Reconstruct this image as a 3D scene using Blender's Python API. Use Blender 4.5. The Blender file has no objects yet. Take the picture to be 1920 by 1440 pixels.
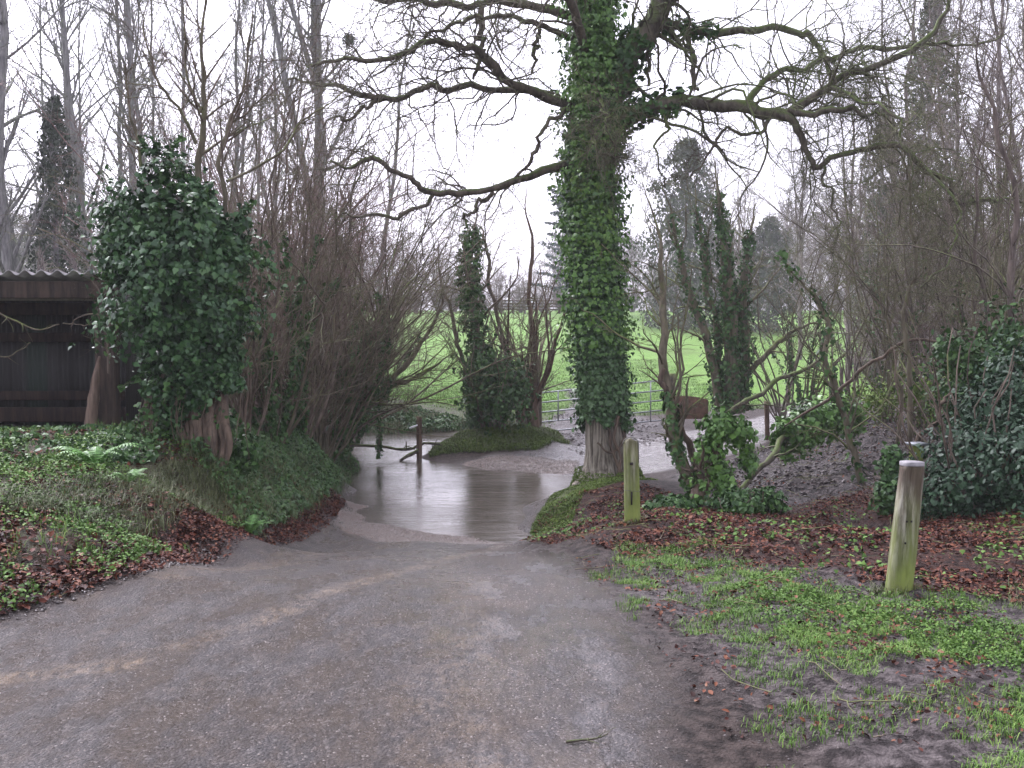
import bpy, math, numpy as np
from math import radians, sin, cos, pi
sc = bpy.context.scene
COL = sc.collection

# ------------------------------------------------------------------ camera, sky, sun, exposure
CAMZ = 1.6
FPX = 1867.0
PITCH = radians(3.07)
cd = bpy.data.cameras.new("camera"); cam = bpy.data.objects.new("camera", cd); COL.objects.link(cam)
cam.location = (0, 0, CAMZ); cam.rotation_euler = (radians(90) - PITCH, 0, 0)
cd.sensor_width = 36.0; cd.lens = 36.0 * FPX / 1920.0; cd.clip_start = 0.05; cd.clip_end = 2000
sc.camera = cam
SUN_EL, SUN_AZ = radians(48), radians(-35)
w = bpy.data.worlds.new("World"); sc.world = w; w.use_nodes = True
nt = w.node_tree; nt.nodes.clear()
wo = nt.nodes.new('ShaderNodeOutputWorld'); bg = nt.nodes.new('ShaderNodeBackground')
sky = nt.nodes.new('ShaderNodeTexSky'); sky.sky_type = 'NISHITA'; sky.sun_disc = False
sky.sun_elevation = SUN_EL; sky.sun_rotation = SUN_AZ; sky.air_density = 1.0; sky.dust_density = 4.0
hs = nt.nodes.new('ShaderNodeHueSaturation'); hs.inputs['Saturation'].default_value = 0.10
tc = nt.nodes.new('ShaderNodeTexCoord'); sx = nt.nodes.new('ShaderNodeSeparateXYZ')
mr = nt.nodes.new('ShaderNodeMapRange'); mr.inputs['From Min'].default_value = 0.0; mr.inputs['From Max'].default_value = 1.0
mr.inputs['To Min'].default_value = 1.5; mr.inputs['To Max'].default_value = 2.45
tint = nt.nodes.new('ShaderNodeMix'); tint.data_type = 'RGBA'; tint.blend_type = 'MULTIPLY'; tint.inputs[0].default_value = 1.0
tint.inputs[7].default_value = (1.0, 0.965, 1.12, 1)
vm = nt.nodes.new('ShaderNodeVectorMath'); vm.operation = 'SCALE'
nt.links.new(sky.outputs[0], hs.inputs['Color']); nt.links.new(hs.outputs[0], tint.inputs[6])
nt.links.new(tc.outputs['Generated'], sx.inputs[0]); nt.links.new(sx.outputs['Z'], mr.inputs['Value'])
nt.links.new(tint.outputs[2], vm.inputs[0]); nt.links.new(mr.outputs[0], vm.inputs['Scale'])
nt.links.new(vm.outputs[0], bg.inputs[0]); bg.inputs[1].default_value = 0.13
nt.links.new(bg.outputs[0], wo.inputs[0])
sd = bpy.data.lights.new("sun", 'SUN'); sun = bpy.data.objects.new("sun", sd); COL.objects.link(sun)
sd.energy = 0.6; sd.angle = radians(25); sd.color = (1.0, 0.97, 0.93)
sun.rotation_euler = (radians(90) - SUN_EL, 0, -SUN_AZ + pi)
sc.view_settings.view_transform = 'Standard'; sc.view_settings.look = 'None'
sc.view_settings.exposure = 0.82; sc.view_settings.gamma = 1.0; sc.view_settings.use_curve_mapping = False

# ------------------------------------------------------------------ geometry helpers
def ray(px, py):
    dx = (px - 960) / FPX; dz = -(py - 720) / FPX
    return np.array([dx, cos(PITCH) + dz * sin(PITCH), -sin(PITCH) + dz * cos(PITCH)])
def P(px, py, Y):
    d = ray(px, py); t = Y / d[1]
    return np.array([d[0] * t, Y, CAMZ + d[2] * t])
def G(px, py, z):
    d = ray(px, py); t = (z - CAMZ) / d[2]
    return np.array([d[0] * t, d[1] * t, z])

def _hash(ix, iy, seed):
    h = (ix.astype(np.int64) * 374761393 + iy.astype(np.int64) * 668265263 + seed * 982451653) & 0x7fffffff
    h = ((h ^ (h >> 13)) * 1274126177) & 0x7fffffff
    h = (h ^ (h >> 16)) & 0xffff
    return h / 65535.0
def vnoise(x, y, s=1.0, seed=0):
    x = np.asarray(x, float) / s; y = np.asarray(y, float) / s
    ix = np.floor(x); iy = np.floor(y); fx = x - ix; fy = y - iy
    fx = fx * fx * (3 - 2 * fx); fy = fy * fy * (3 - 2 * fy)
    a = _hash(ix, iy, seed); b = _hash(ix + 1, iy, seed); c = _hash(ix, iy + 1, seed); d = _hash(ix + 1, iy + 1, seed)
    return (a * (1 - fx) + b * fx) * (1 - fy) + (c * (1 - fx) + d * fx) * fy
def fbm(x, y, s=1.0, seed=0, o=3):
    r = 0; a = 1; t = 0
    for k in range(o):
        r = r + a * vnoise(x, y, s / 2 ** k, seed + k * 17); t += a; a *= 0.5
    return r / t
def sstep(a, b, v):
    t = np.clip((v - a) / (b - a), 0, 1); return t * t * (3 - 2 * t)

def mk(name, V, faces, mat=None, parent=None, origin=None, smooth=True, attrs=None, mats=None):
    V = np.asarray(V, np.float32)
    if parent is not None: o0 = np.array(parent.get('_org', (0, 0, 0)), np.float32)
    elif origin is not None: o0 = np.array(origin, np.float32)
    else: o0 = np.zeros(3, np.float32)
    me = bpy.data.meshes.new(name)
    if not isinstance(faces, list): faces = [faces]
    faces = [np.asarray(f, np.int32) for f in faces if len(f)]
    nl = sum(f.size for f in faces); nf = sum(len(f) for f in faces)
    me.vertices.add(len(V)); me.vertices.foreach_set('co', (V - o0).ravel())
    me.loops.add(nl); me.loops.foreach_set('vertex_index', np.concatenate([f.ravel() for f in faces]))
    tot = np.concatenate([np.full(len(f), f.shape[1], np.int32) for f in faces])
    st = np.concatenate([[0], np.cumsum(tot)[:-1]]).astype(np.int32)
    me.polygons.add(nf); me.polygons.foreach_set('loop_start', st)
    try: me.polygons.foreach_set('loop_total', tot)
    except Exception: pass
    if smooth: me.polygons.foreach_set('use_smooth', np.ones(nf, bool))
    if attrs:
        for k, a in attrs.items():
            at = me.attributes.new(k, 'FLOAT_COLOR', 'POINT'); at.data.foreach_set('color', np.asarray(a, np.float32).ravel())
    me.update(calc_edges=True); me.validate()
    if mat: me.materials.append(mat)
    ob = bpy.data.objects.new(name, me); COL.objects.link(ob)
    if parent is not None:
        ob.parent = parent; ob['_org'] = [float(v) for v in o0]
        if parent.type == 'MESH' or parent.get('_sub'): pass
    else: ob.location = [float(v) for v in o0]; ob['_org'] = [float(v) for v in o0]
    return ob
def tag(o, label, cat, group=None, kind=None):
    if label: o['label'] = label
    if cat: o['category'] = cat
    if group: o['group'] = group
    if kind: o['kind'] = kind
    return o
def thing(name, label, cat, loc, group=None):
    o = bpy.data.objects.new(name, None); COL.objects.link(o)
    o.location = [float(v) for v in loc]; o['_org'] = [float(v) for v in loc]; o.empty_display_size = 0.2
    return tag(o, label, cat, group)
def copy_tree(o, parent=None):
    c = o.copy(); COL.objects.link(c)
    if parent is not None: c.parent = parent
    for ch in list(o.children): copy_tree(ch, c)
    return c

class MB:
    def __init__(s): s.V = []; s.F = {3: [], 4: []}; s.n = 0
    def add(s, V, *Fs):
        V = np.asarray(V, float).reshape(-1, 3); s.V.append(V)
        for F in Fs:
            F = np.asarray(F, int)
            if len(F): s.F[F.shape[1]].append(F + s.n)
        s.n += len(V); return s
    def build(s, name, mat, parent=None, origin=None, smooth=True):
        fs = [np.concatenate(s.F[k]) for k in (3, 4) if s.F[k]]
        return mk(name, np.concatenate(s.V), fs, mat, parent, origin, smooth)
def nrm(v):
    return v / np.maximum(np.linalg.norm(v, axis=-1, keepdims=True), 1e-9)
def tube_arrays(pts, rad, sides=5, cap=True):
    pts = np.asarray(pts, float); rad = np.asarray(rad, float)
    N, Pn, _ = pts.shape
    T = nrm(np.gradient(pts, axis=1))
    mean = nrm(pts[:, -1] - pts[:, 0])
    ref = np.where(np.abs(mean[:, 2:3]) > 0.8, np.array([[1.0, 0.13, 0]]), np.array([[0, 0.1, 1.0]]))[:, None, :]
    U = nrm(np.cross(T, np.broadcast_to(ref, T.shape))); W = np.cross(T, U)
    a = np.arange(sides) * 2 * pi / sides
    ring = pts[:, :, None, :] + rad[:, :, None, None] * (U[:, :, None, :] * np.cos(a)[None, None, :, None] + W[:, :, None, :] * np.sin(a)[None, None, :, None])
    V = ring.reshape(-1, 3)
    base = (np.arange(N) * Pn * sides)[:, None, None]
    i = (np.arange(Pn - 1) * sides)[None, :, None]; k = np.arange(sides)[None, None, :]; k2 = (k + 1) % sides
    q = np.stack([base + i + k, base + i + k2, base + i + sides + k2, base + i + sides + k], -1).reshape(-1, 4)
    return V, q
def add_tubes(mb, pts, rad, sides=5, cap=False):
    V, q = tube_arrays(pts, rad, sides)
    tris = []
    if cap:
        N, Pn = pts.shape[:2]; e = len(V); extra = []
        for n in range(N):
            for end in (0, Pn - 1):
                b = n * Pn * sides + end * sides; c = e + len(extra); extra.append(pts[n, end])
                for k in range(sides):
                    k2 = (k + 1) % sides
                    tris.append((b + k2, b + k, c) if end == 0 else (b + k, b + k2, c))
        V = np.concatenate([V, np.array(extra)])
        mb.add(V, q, np.array(tris))
    else: mb.add(V, q)
    return mb
def cat_rom(C, n):
    C = np.asarray(C, float); m = len(C)
    E = np.concatenate([[2 * C[0] - C[1]], C, [2 * C[-1] - C[-2]]])
    t = np.linspace(0, m - 1 - 1e-6, n); i = t.astype(int); f = (t - i)[:, None]
    p0, p1, p2, p3 = E[i], E[i + 1], E[i + 2], E[i + 3]
    return 0.5 * (2 * p1 + (p2 - p0) * f + (2 * p0 - 5 * p1 + 4 * p2 - p3) * f * f + (3 * p1 - p0 - 3 * p2 + p3) * f ** 3)
def smooth1(rng, n, amp, k=3):
    v = rng.normal(0, 1, (n + 2 * k, 3)); ker = np.ones(k) / k
    s = np.stack([np.convolve(v[:, c], ker, 'same') for c in range(3)], 1)[k:-k]
    return s * amp * k ** 0.5
class Br:      # a set of branches: pts (N,P,3), rad (N,P), L (N)
    def __init__(s, pts, rad):
        s.pts = np.asarray(pts, float); s.rad = np.asarray(rad, float)
        s.L = np.linalg.norm(np.diff(s.pts, axis=1), axis=2).sum(1)
def spawn(par, K, rng, t=(0.2, 1.0), ang=(45, 15), lr=(0.5, 0.15), rr=0.55, Pn=6, wander=0.25, up=0.0, grav=0.0, rmin=0.002, tip=0.3, lmin=0.05, maxL=99, bias=None, taperlen=0.5):
    N, Pp = par.rad.shape
    if np.isscalar(K): own = np.repeat(np.arange(N), int(K))
    else: own = np.repeat(np.arange(N), K)
    M = len(own); tt = rng.uniform(t[0], t[1], M)
    f = tt * (Pp - 1); i = np.minimum(f.astype(int), Pp - 2); fr = (f - i)[:, None]
    p0 = par.pts[own, i] * (1 - fr) + par.pts[own, i + 1] * fr
    tan = nrm(par.pts[own, i + 1] - par.pts[own, i])
    r0 = par.rad[own, i] * (1 - fr[:, 0]) + par.rad[own, i + 1] * fr[:, 0]
    rv = nrm(rng.normal(0, 1, (M, 3))); perp = nrm(np.cross(tan, rv))
    a = np.radians(rng.normal(ang[0], ang[1], M))[:, None]
    d = tan * np.cos(a) + perp * np.sin(a)
    d[:, 2] += up
    if bias is not None: d = d + np.asarray(bias)
    d = nrm(d)
    L = par.L[own] * np.clip(rng.normal(lr[0], lr[1], M), 0.08, 2) * (1 - taperlen * tt)
    L = np.clip(L, lmin, maxL)
    pts = np.zeros((M, Pn, 3)); pts[:, 0] = p0
    for j in range(1, Pn):
        d = d + rng.normal(0, wander, (M, 3)); d[:, 2] += up * 0.5 - grav; d = nrm(d)
        pts[:, j] = pts[:, j - 1] + d * (L / (Pn - 1))[:, None]
    r = np.maximum(r0 * rr, rmin)
    rad = r[:, None] * np.linspace(1, tip, Pn)[None, :]
    return Br(pts, np.maximum(rad, rmin * 0.6))

LEAF = {
 'ivy': (np.array([(0, 0), (-.08, .34), (.28, .5), (.55, .26), (1, 0), (.55, -.26), (.28, -.5), (-.08, -.34)]), [(0, 1, 2, 3), (0, 3, 4, 5), (0, 5, 6, 7)], 0.25),
 'oval': (np.array([(0, 0), (.3, .27), (.7, .22), (1, 0), (.7, -.22), (.3, -.27)]), [(0, 1, 2, 3), (0, 3, 4, 5)], 0.3),
 'oak': (np.array([(0, 0), (.35, .24), (.75, .28), (1, 0), (.75, -.28), (.35, -.24)]), [(0, 1, 2, 3), (0, 3, 4, 5)], -0.5),
 'kite': (np.array([(0, 0), (.45, .3), (1, 0), (.45, -.3)]), [(0, 1, 2, 3)], 0.2),
}
def leaves(mb, C, Nn, size, rng, shape='ivy', hang=0.0, jit=0.5):
    S, F, fold = LEAF[shape]; M = len(C); k = len(S)
    n = nrm(Nn + rng.normal(0, jit, (M, 3)))
    t = rng.normal(0, 1, (M, 3)); t[:, 2] -= hang * 3
    t = nrm(t - n * (t * n).sum(1, keepdims=True)); b = np.cross(n, t)
    size = np.broadcast_to(size, (M,))
    off = (S[None, :, 0:1] - 0.4) * t[:, None, :] + S[None, :, 1:2] * b[:, None, :] - (np.abs(S[:, 1])[None, :, None] ** 1.3 * fold + 0.18 * S[None, :, 0:1] ** 2) * n[:, None, :]
    V = (C[:, None, :] + off * size[:, None, None]).reshape(-1, 3)
    F = np.array(F); q = ((np.arange(M) * k)[:, None, None] + F[None]).reshape(-1, F.shape[1])
    mb.add(V, q); return mb
def blades(mb, C, h, wd, rng, lean=0.5):
    M = len(C); az = rng.uniform(0, 2 * pi, M); d = np.stack([np.cos(az), np.sin(az), 0 * az], 1)
    s = np.stack([-np.sin(az), np.cos(az), 0 * az], 1)
    ln = np.abs(rng.normal(lean, lean * .5, M))[:, None]; h = np.broadcast_to(h, (M,))[:, None]; wd = np.broadcast_to(wd, (M,))[:, None]
    up = np.array([[0, 0, 1.0]])
    a = C - s * wd; b = C + s * wd
    m = C + up * h * .6 + d * h * ln * .35; ml = m - s * wd * .7; mr_ = m + s * wd * .7
    tp = C + up * h * (1 - .3 * ln) + d * h * ln
    V = np.stack([a, b, mr_, ml, tp], 1).reshape(-1, 3); i = (np.arange(M) * 5)[:, None]
    mb.add(V, i + np.array([[0, 1, 2, 3]]), i + np.array([[3, 2, 4]])); return mb
def box_arrays(c, s, rz=0.0, ry=0.0, bev=0.0):
    hx, hy, hz = s[0] / 2, s[1] / 2, s[2] / 2
    V = np.array([(x, y, z) for z in (-hz, hz) for y in (-hy, hy) for x in (-hx, hx)], float)
    F = np.array([(0, 2, 3, 1), (4, 5, 7, 6), (0, 1, 5, 4), (2, 6, 7, 3), (0, 4, 6, 2), (1, 3, 7, 5)])
    if ry: V = V @ np.array([[cos(ry), 0, -sin(ry)], [0, 1, 0], [sin(ry), 0, cos(ry)]])
    if rz: V = V @ np.array([[cos(rz), sin(rz), 0], [-sin(rz), cos(rz), 0], [0, 0, 1]])
    return V + np.array(c), F

# ------------------------------------------------------------------ materials
def new_mat(name):
    m = bpy.data.materials.new(name); m.use_nodes = True; t = m.node_tree; t.nodes.clear()
    o = t.nodes.new('ShaderNodeOutputMaterial'); b = t.nodes.new('ShaderNodeBsdfPrincipled'); t.links.new(b.outputs[0], o.inputs[0])
    return m, t, b
def N(t, kind, **kw):
    n = t.nodes.new(kind)
    for k, v in kw.items():
        if k in n.inputs.keys() if isinstance(k, str) else False: n.inputs[k].default_value = v
        else: setattr(n, k, v)
    return n
def noise(t, scale, detail=4, rough=0.55, vec=None, dist=0.0):
    n = t.nodes.new('ShaderNodeTexNoise'); n.inputs['Scale'].default_value = scale; n.inputs['Detail'].default_value = detail
    n.inputs['Roughness'].default_value = rough; n.inputs['Distortion'].default_value = dist
    if vec is not None: t.links.new(vec, n.inputs['Vector'])
    return n
def ramp(t, src, stops, interp='LINEAR'):
    r = t.nodes.new('ShaderNodeValToRGB'); r.color_ramp.interpolation = interp; e = r.color_ramp.elements
    while len(e) < len(stops): e.new(0.5)
    for i, (p, c) in enumerate(stops):
        e[i].position = p; e[i].color = tuple(c) + (1,) if len(c) == 3 else tuple(c)
    if src is not None: t.links.new(src, r.inputs[0])
    return r
def mixc(t, f, a, b, blend='MIX'):
    n = t.nodes.new('ShaderNodeMix'); n.data_type = 'RGBA'; n.blend_type = blend
    for s, i in ((f, 0), (a, 6), (b, 7)):
        if hasattr(s, 'is_linked') or isinstance(s, bpy.types.NodeSocket): t.links.new(s, n.inputs[i])
        elif i == 0: n.inputs[0].default_value = s
        else: n.inputs[i].default_value = tuple(s) + (1,)
    return n.outputs[2]
def mth(t, op, a, b=None, c=None, clamp=False):
    n = t.nodes.new('ShaderNodeMath'); n.operation = op; n.use_clamp = clamp
    for i, s in enumerate((a, b, c)):
        if s is None: continue
        if isinstance(s, bpy.types.NodeSocket): t.links.new(s, n.inputs[i])
        else: n.inputs[i].default_value = s
    return n.outputs[0]
def maprange(t, v, a, b, c=0.0, d=1.0):
    n = t.nodes.new('ShaderNodeMapRange'); t.links.new(v, n.inputs[0])
    for i, x in enumerate((a, b, c, d)): n.inputs[i + 1].default_value = x
    return n.outputs[0]
def bump(t, b, h, strength=0.5, dist=0.02):
    n = t.nodes.new('ShaderNodeBump'); n.inputs['Strength'].default_value = strength; n.inputs['Distance'].default_value = dist
    t.links.new(h, n.inputs['Height']); t.links.new(n.outputs[0], b.inputs['Normal']); return n
def objvec(t, sc_=(1, 1, 1)):
    c = t.nodes.new('ShaderNodeTexCoord'); m = t.nodes.new('ShaderNodeMapping'); m.inputs['Scale'].default_value = sc_
    t.links.new(c.outputs['Object'], m.inputs[0]); return m.outputs[0]
def normz(t):
    g = t.nodes.new('ShaderNodeNewGeometry'); s = t.nodes.new('ShaderNodeSeparateXYZ'); t.links.new(g.outputs['Normal'], s.inputs[0]); return s.outputs['Z']

def leaf_mat(name, cols, rough=0.4, patch=0.5, spec=0.5, trans=0.0):
    m, t, b = new_mat(name)
    g = t.nodes.new('ShaderNodeNewGeometry')
    n = noise(t, 1.3, 3, vec=objvec(t))
    f = mth(t, 'ADD', mth(t, 'MULTIPLY', g.outputs['Random Per Island'], 1 - patch * .6), mth(t, 'MULTIPLY', mth(t, 'SUBTRACT', n.outputs[0], 0.28), patch * 1.1), clamp=True)
    r = ramp(t, f, [(i / (len(cols) - 1), c) for i, c in enumerate(cols)])
    t.links.new(r.outputs[0], b.inputs['Base Color']); b.inputs['Roughness'].default_value = rough
    b.inputs['Specular IOR Level'].default_value = spec
    if trans:
        tr = t.nodes.new('ShaderNodeBsdfTranslucent'); t.links.new(r.outputs[0], tr.inputs[0])
        ms = t.nodes.new('ShaderNodeMixShader'); ms.inputs[0].default_value = trans
        t.links.new(b.outputs[0], ms.inputs[1]); t.links.new(tr.outputs[0], ms.inputs[2])
        t.links.new(ms.outputs[0], [x for x in t.nodes if x.type == 'OUTPUT_MATERIAL'][0].inputs[0])
    return m
def bark_mat(name, c1, c2, moss=0.0, mosscol=(0.05, 0.085, 0.015), scale=12, stretch=0.2, bs=0.6, bd=0.02, lichen=0.0, rough=0.8):
    m, t, b = new_mat(name)
    v = objvec(t, (1, 1, stretch)); n = noise(t, scale, 6, 0.6, v); n2 = noise(t, 2.3, 4, 0.6, objvec(t))
    col = ramp(t, n.outputs[0], [(0.35, c1), (0.64, c2)]).outputs[0]
    if lichen: col = mixc(t, mth(t, 'MULTIPLY', maprange(t, n2.outputs[0], 0.5, 0.62), lichen), col, (0.17, 0.18, 0.12))
    if moss:
        mm = mth(t, 'ADD', mth(t, 'MULTIPLY', normz(t), 0.5), mth(t, 'MULTIPLY', n2.outputs[0], 1.6))
        mm = maprange(t, mm, 1.15 - moss * .5, 1.45 - moss * .5)
        col = mixc(t, mm, col, mixc(t, noise(t, 30, 2, vec=objvec(t)).outputs[0], mosscol, tuple(c * 2.4 for c in mosscol)))
    t.links.new(col, b.inputs['Base Color']); b.inputs['Roughness'].default_value = rough; b.inputs['Specular IOR Level'].default_value = 0.35
    bump(t, b, n.outputs[0], bs, bd); return m
M = {}
M['ivy'] = leaf_mat('ivy_leaf', [(.018, .045, .015), (.034, .082, .024), (.052, .12, .032), (.08, .165, .042), (.11, .19, .06)], 0.48, .6, .3)
M['ivy_light'] = leaf_mat('ivy_leaf_bright', [(.035, .075, .024), (.07, .155, .036), (.115, .24, .05), (.18, .33, .075), (.32, .38, .10)], 0.42, .9, .35)
M['ivy_mid'] = leaf_mat('ivy_leaf_lower_trunk', [(.038, .078, .034), (.066, .135, .052), (.10, .19, .072), (.15, .25, .10)], 0.42, .8, .35)
M['ivy_dark'] = leaf_mat('ivy_leaf_dark', [(.012, .038, .015), (.028, .075, .027), (.048, .115, .04), (.075, .165, .056), (.15, .25, .08)], 0.36, .5, .4)
M['ivy_far'] = leaf_mat('ivy_leaf_far', [(.025, .04, .022), (.04, .06, .032), (.06, .085, .045)], 0.6, .6)
M['holly'] = leaf_mat('holly_leaf', [(.012, .036, .016), (.022, .058, .026), (.036, .082, .038), (.065, .12, .06)], 0.45, .5, .35)
M['litter'] = leaf_mat('dead_leaf', [(.016, .009, .008), (.036, .015, .012), (.062, .022, .017), (.115, .036, .022), (.18, .068, .036), (.25, .15, .10)], 0.6, .35, .15)
M['clover'] = leaf_mat('herb_leaf', [(.03, .065, .015), (.07, .14, .03), (.12, .22, .045), (.20, .30, .07)], 0.6, .7, .15)
M['grass'] = leaf_mat('grass_blade', [(.06, .11, .025), (.10, .20, .04), (.17, .29, .06), (.30, .34, .12)], 0.6, .6, .2)
M['sedge'] = leaf_mat('rough_grass_blade', [(.045, .06, .018), (.075, .10, .03), (.12, .14, .05), (.2, .17, .09)], 0.6, .6)
M['fern'] = leaf_mat('fern_frond', [(.06, .17, .03), (.11, .27, .05), (.16, .33, .08)], 0.5, .3)
M['moss'] = leaf_mat('moss_tuft', [(.05, .08, .01), (.09, .15, .016), (.16, .23, .03)], 0.8, .7)
M['conifer'] = leaf_mat('cedar_needles', [(.025, .055, .055), (.05, .09, .085), (.085, .135, .125)], 0.7, .4)
M['spruce'] = leaf_mat('cypress_foliage', [(.035, .05, .028), (.06, .08, .04), (.09, .11, .055)], 0.7, .5)
M['catkin'] = leaf_mat('catkin', [(.25, .21, .08), (.33, .28, .12)], 0.8, .3)
M['bark'] = bark_mat('oak_bark', (.075, .062, .045), (.46, .42, .34), 0.0, scale=30, stretch=.07, bs=1, bd=.05)
M['limb'] = bark_mat('mossy_oak_bark', (.045, .037, .030), (.15, .125, .095), .55, (.05, .07, .018), bs=.7)
M['limb_r'] = bark_mat('mossy_lichened_bark', (.05, .042, .032), (.16, .14, .105), .72, (.052, .072, .018), bs=.7, lichen=.7)
M['twig'] = bark_mat('oak_twig_bark', (.055, .044, .036), (.16, .13, .105), .3, (.07, .09, .03), lichen=.3)
M['twig_l'] = bark_mat('lichened_twig_bark', (.06, .052, .038), (.17, .155, .105), .35, (.085, .10, .03), lichen=.9)
M['hazel'] = bark_mat('hazel_bark', (.085, .065, .05), (.21, .165, .13), .25, (.08, .10, .03))
M['hazel_g'] = bark_mat('mossy_hazel_bark', (.075, .066, .042), (.20, .175, .12), .45, (.07, .09, .02))
M['hazel_r'] = bark_mat('red_brown_twig_bark', (.12, .075, .068), (.27, .185, .165), .0)
M['thicket'] = bark_mat('thicket_bark', (.08, .064, .056), (.21, .17, .145), .3, (.085, .10, .035))
M['alder'] = bark_mat('haze_paled_alder_bark', (.15, .145, .15), (.32, .31, .30), .3, (.10, .12, .06))  # grey bark, paled further to paint in the bluish-white glow on tall trees
M['far'] = bark_mat('haze_paled_far_bark', (.15, .125, .12), (.30, .255, .24), .1, (.11, .12, .06))  # bark colour lightened to imitate haze and bloom over distant twigs
M['deadwood'] = bark_mat('dead_wood', (.05, .036, .026), (.17, .125, .09), .0, scale=14, stretch=.12, bs=.9)
M['shedwood'] = bark_mat('dark_shed_timber', (.018, .012, .009), (.06, .037, .026), 0, scale=14, stretch=.15)
M['shedbrown'] = bark_mat('brown_shed_timber', (.028, .021, .017), (.10, .072, .056), 0, scale=16, stretch=.12)
M['paleLog'] = bark_mat('split_log_wood', (.10, .072, .054), (.27, .195, .15), 0, scale=18, stretch=.1, bs=.8)
M['fencewood'] = bark_mat('fence_timber', (.06, .055, .042), (.16, .14, .10), .45, (.08, .10, .03))
M['postwood'] = bark_mat('stream_post_wood', (.06, .04, .028), (.18, .12, .085), .1, scale=20, stretch=.1)

def post_mat(name, greenlow, greeny, streak=.85):
    m, t, b = new_mat(name)
    tcn = t.nodes.new('ShaderNodeTexCoord'); s = t.nodes.new('ShaderNodeSeparateXYZ'); t.links.new(tcn.outputs['Object'], s.inputs[0])
    v = objvec(t, (1, 1, .12)); n = noise(t, 28, 6, .65, v); n2 = noise(t, 7, 4, .6, objvec(t, (1, 1, .4))); n3 = noise(t, 4, 3, .6, objvec(t, (2.4, 1, .35)))
    wood = ramp(t, n.outputs[0], [(0.36, (.045, .036, .026)), (.5, (.17, .15, .11)), (.62, (.42, .39, .33))]).outputs[0]
    alg = ramp(t, n2.outputs[0], [(0.3, (.12, .16, .035)), (.7, (.28, .34, .08))]).outputs[0]
    f = mth(t, 'ADD', maprange(t, s.outputs['Z'], greeny, 0.0, -.35, greenlow), mth(t, 'MULTIPLY', mth(t, 'SUBTRACT', n3.outputs[0], .35), 2.2), clamp=True)
    col = mixc(t, f, wood, alg)
    st = maprange(t, mth(t, 'ADD', mth(t, 'MULTIPLY', s.outputs['Z'], .8), n3.outputs[0]), .98, 1.12)
    col = mixc(t, mth(t, 'MULTIPLY', st, streak), col, mixc(t, n.outputs[0], (.03, .02, .013), (.13, .09, .06)))
    t.links.new(col, b.inputs['Base Color']); b.inputs['Roughness'].default_value = .75
    bump(t, b, n.outputs[0], .8, .01); return m
M['post_a'] = post_mat('green_algae_post_wood', .95, 1.05, .5)
M['post_c'] = post_mat('mossy_post_wood', 1.7, 2.0, .1)
M['post_b'] = post_mat('weathered_post_wood', .75, .75)

def flat_mat(name, col, rough=.6, metal=0, nscale=20, var=.35, bs=.3):
    m, t, b = new_mat(name); n = noise(t, nscale, 5, vec=objvec(t))
    r = ramp(t, n.outputs[0], [(.3, tuple(c * (1 - var) for c in col)), (.7, tuple(min(1, c * (1 + var)) for c in col))])
    t.links.new(r.outputs[0], b.inputs['Base Color']); b.inputs['Roughness'].default_value = rough; b.inputs['Metallic'].default_value = metal
    bump(t, b, n.outputs[0], bs, .004); return m
M['steel'] = flat_mat('galvanised_steel', (.33, .35, .37), .5, .55, 25, .25)
M['rust'] = flat_mat('rusty_sheet', (.13, .07, .045), .8, 0, 9, .6)
M['roof'] = flat_mat('fibre_cement_sheet', (.42, .40, .40), .8, 0, 6, .3)
M['capgrey'] = flat_mat('grey_weathered_end_grain', (.22, .21, .22), .6, 0, 30, .4)
M['wire'] = flat_mat('old_wire', (.16, .16, .14), .5, .7)
M['white'] = flat_mat('white_paint', (.75, .76, .78), .5, 0, 10, .06)
M['pit'] = flat_mat('dark_hole', (.015, .012, .010), .9)
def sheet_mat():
    m, t, b = new_mat('old_corrugated_sheet_shaded')
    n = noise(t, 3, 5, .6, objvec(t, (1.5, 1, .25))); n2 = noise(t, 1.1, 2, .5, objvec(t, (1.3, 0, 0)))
    c = ramp(t, n.outputs[0], [(.3, (.022, .02, .018)), (.7, (.055, .055, .052))]).outputs[0]  # aged sheet colours, darkened to stand in for shade inside the shed
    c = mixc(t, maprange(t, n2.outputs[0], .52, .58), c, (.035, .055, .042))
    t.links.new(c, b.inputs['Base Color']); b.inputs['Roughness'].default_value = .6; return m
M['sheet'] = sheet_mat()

# ------------------------------------------------------------------ terrain
WATER = -1.15
TP = []
def tp(*a): TP.extend(a)
for x, e in ((-2.35, .0), (-1.2, .03), (0.2, .0)):
    tp((x, -12, .05), (x, 0, .02 + e), (x, 3.6, e), (x, 6, -.05 + e), (x, 8, -.3 + e), (x, 10, -.63 + e), (x, 11.6, -.9 + e))
tp((-2.0, 13.0, -1.06), (-1.9, 14.0, -1.145), (-1.0, 12.6, -1.10), (-.5, 13.2, -1.155), (.35, 13.2, -1.15), (-1, 14.2, -1.25), (0, 14.5, -1.25), (-2.3, 15.5, -1.16),
   (-1.0, 16.5, -1.34), (-2.2, 17.5, -1.32), (.2, 16.5, -1.3), (.7, 18.3, -1.24), (-1, 19, -1.3), (-2.5, 20, -1.35), (-.2, 19.3, -1.19), (.9, 19.6, -1.1), (-3.0, 22.5, -1.35), (-3.2, 25.5, -1.33), (-1.9, 22.5, -1.28), (-1.9, 24.6, -1.25),
   (-5.5, 24.8, -1.35), (-9, 26, -1.35), (-14, 27, -1.35), (-20, 28, -1.3))
tp((-2.6, 13.4, -.98), (-2.66, 14.2, -1.03), (-2.7, 15.2, -1.08), (-2.78, 16, -1.13), (-2.3, 13.5, -1.07), (-2.35, 14.6, -1.13), (-2.95, 14.6, -.75), (-3.0, 15.4, -.7), (-2.5, 12.4, -.92), (-2.55, 11.4, -.78), (-3.0, 17.6, -1.12), (-3.1, 20.5, -1.2))
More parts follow.
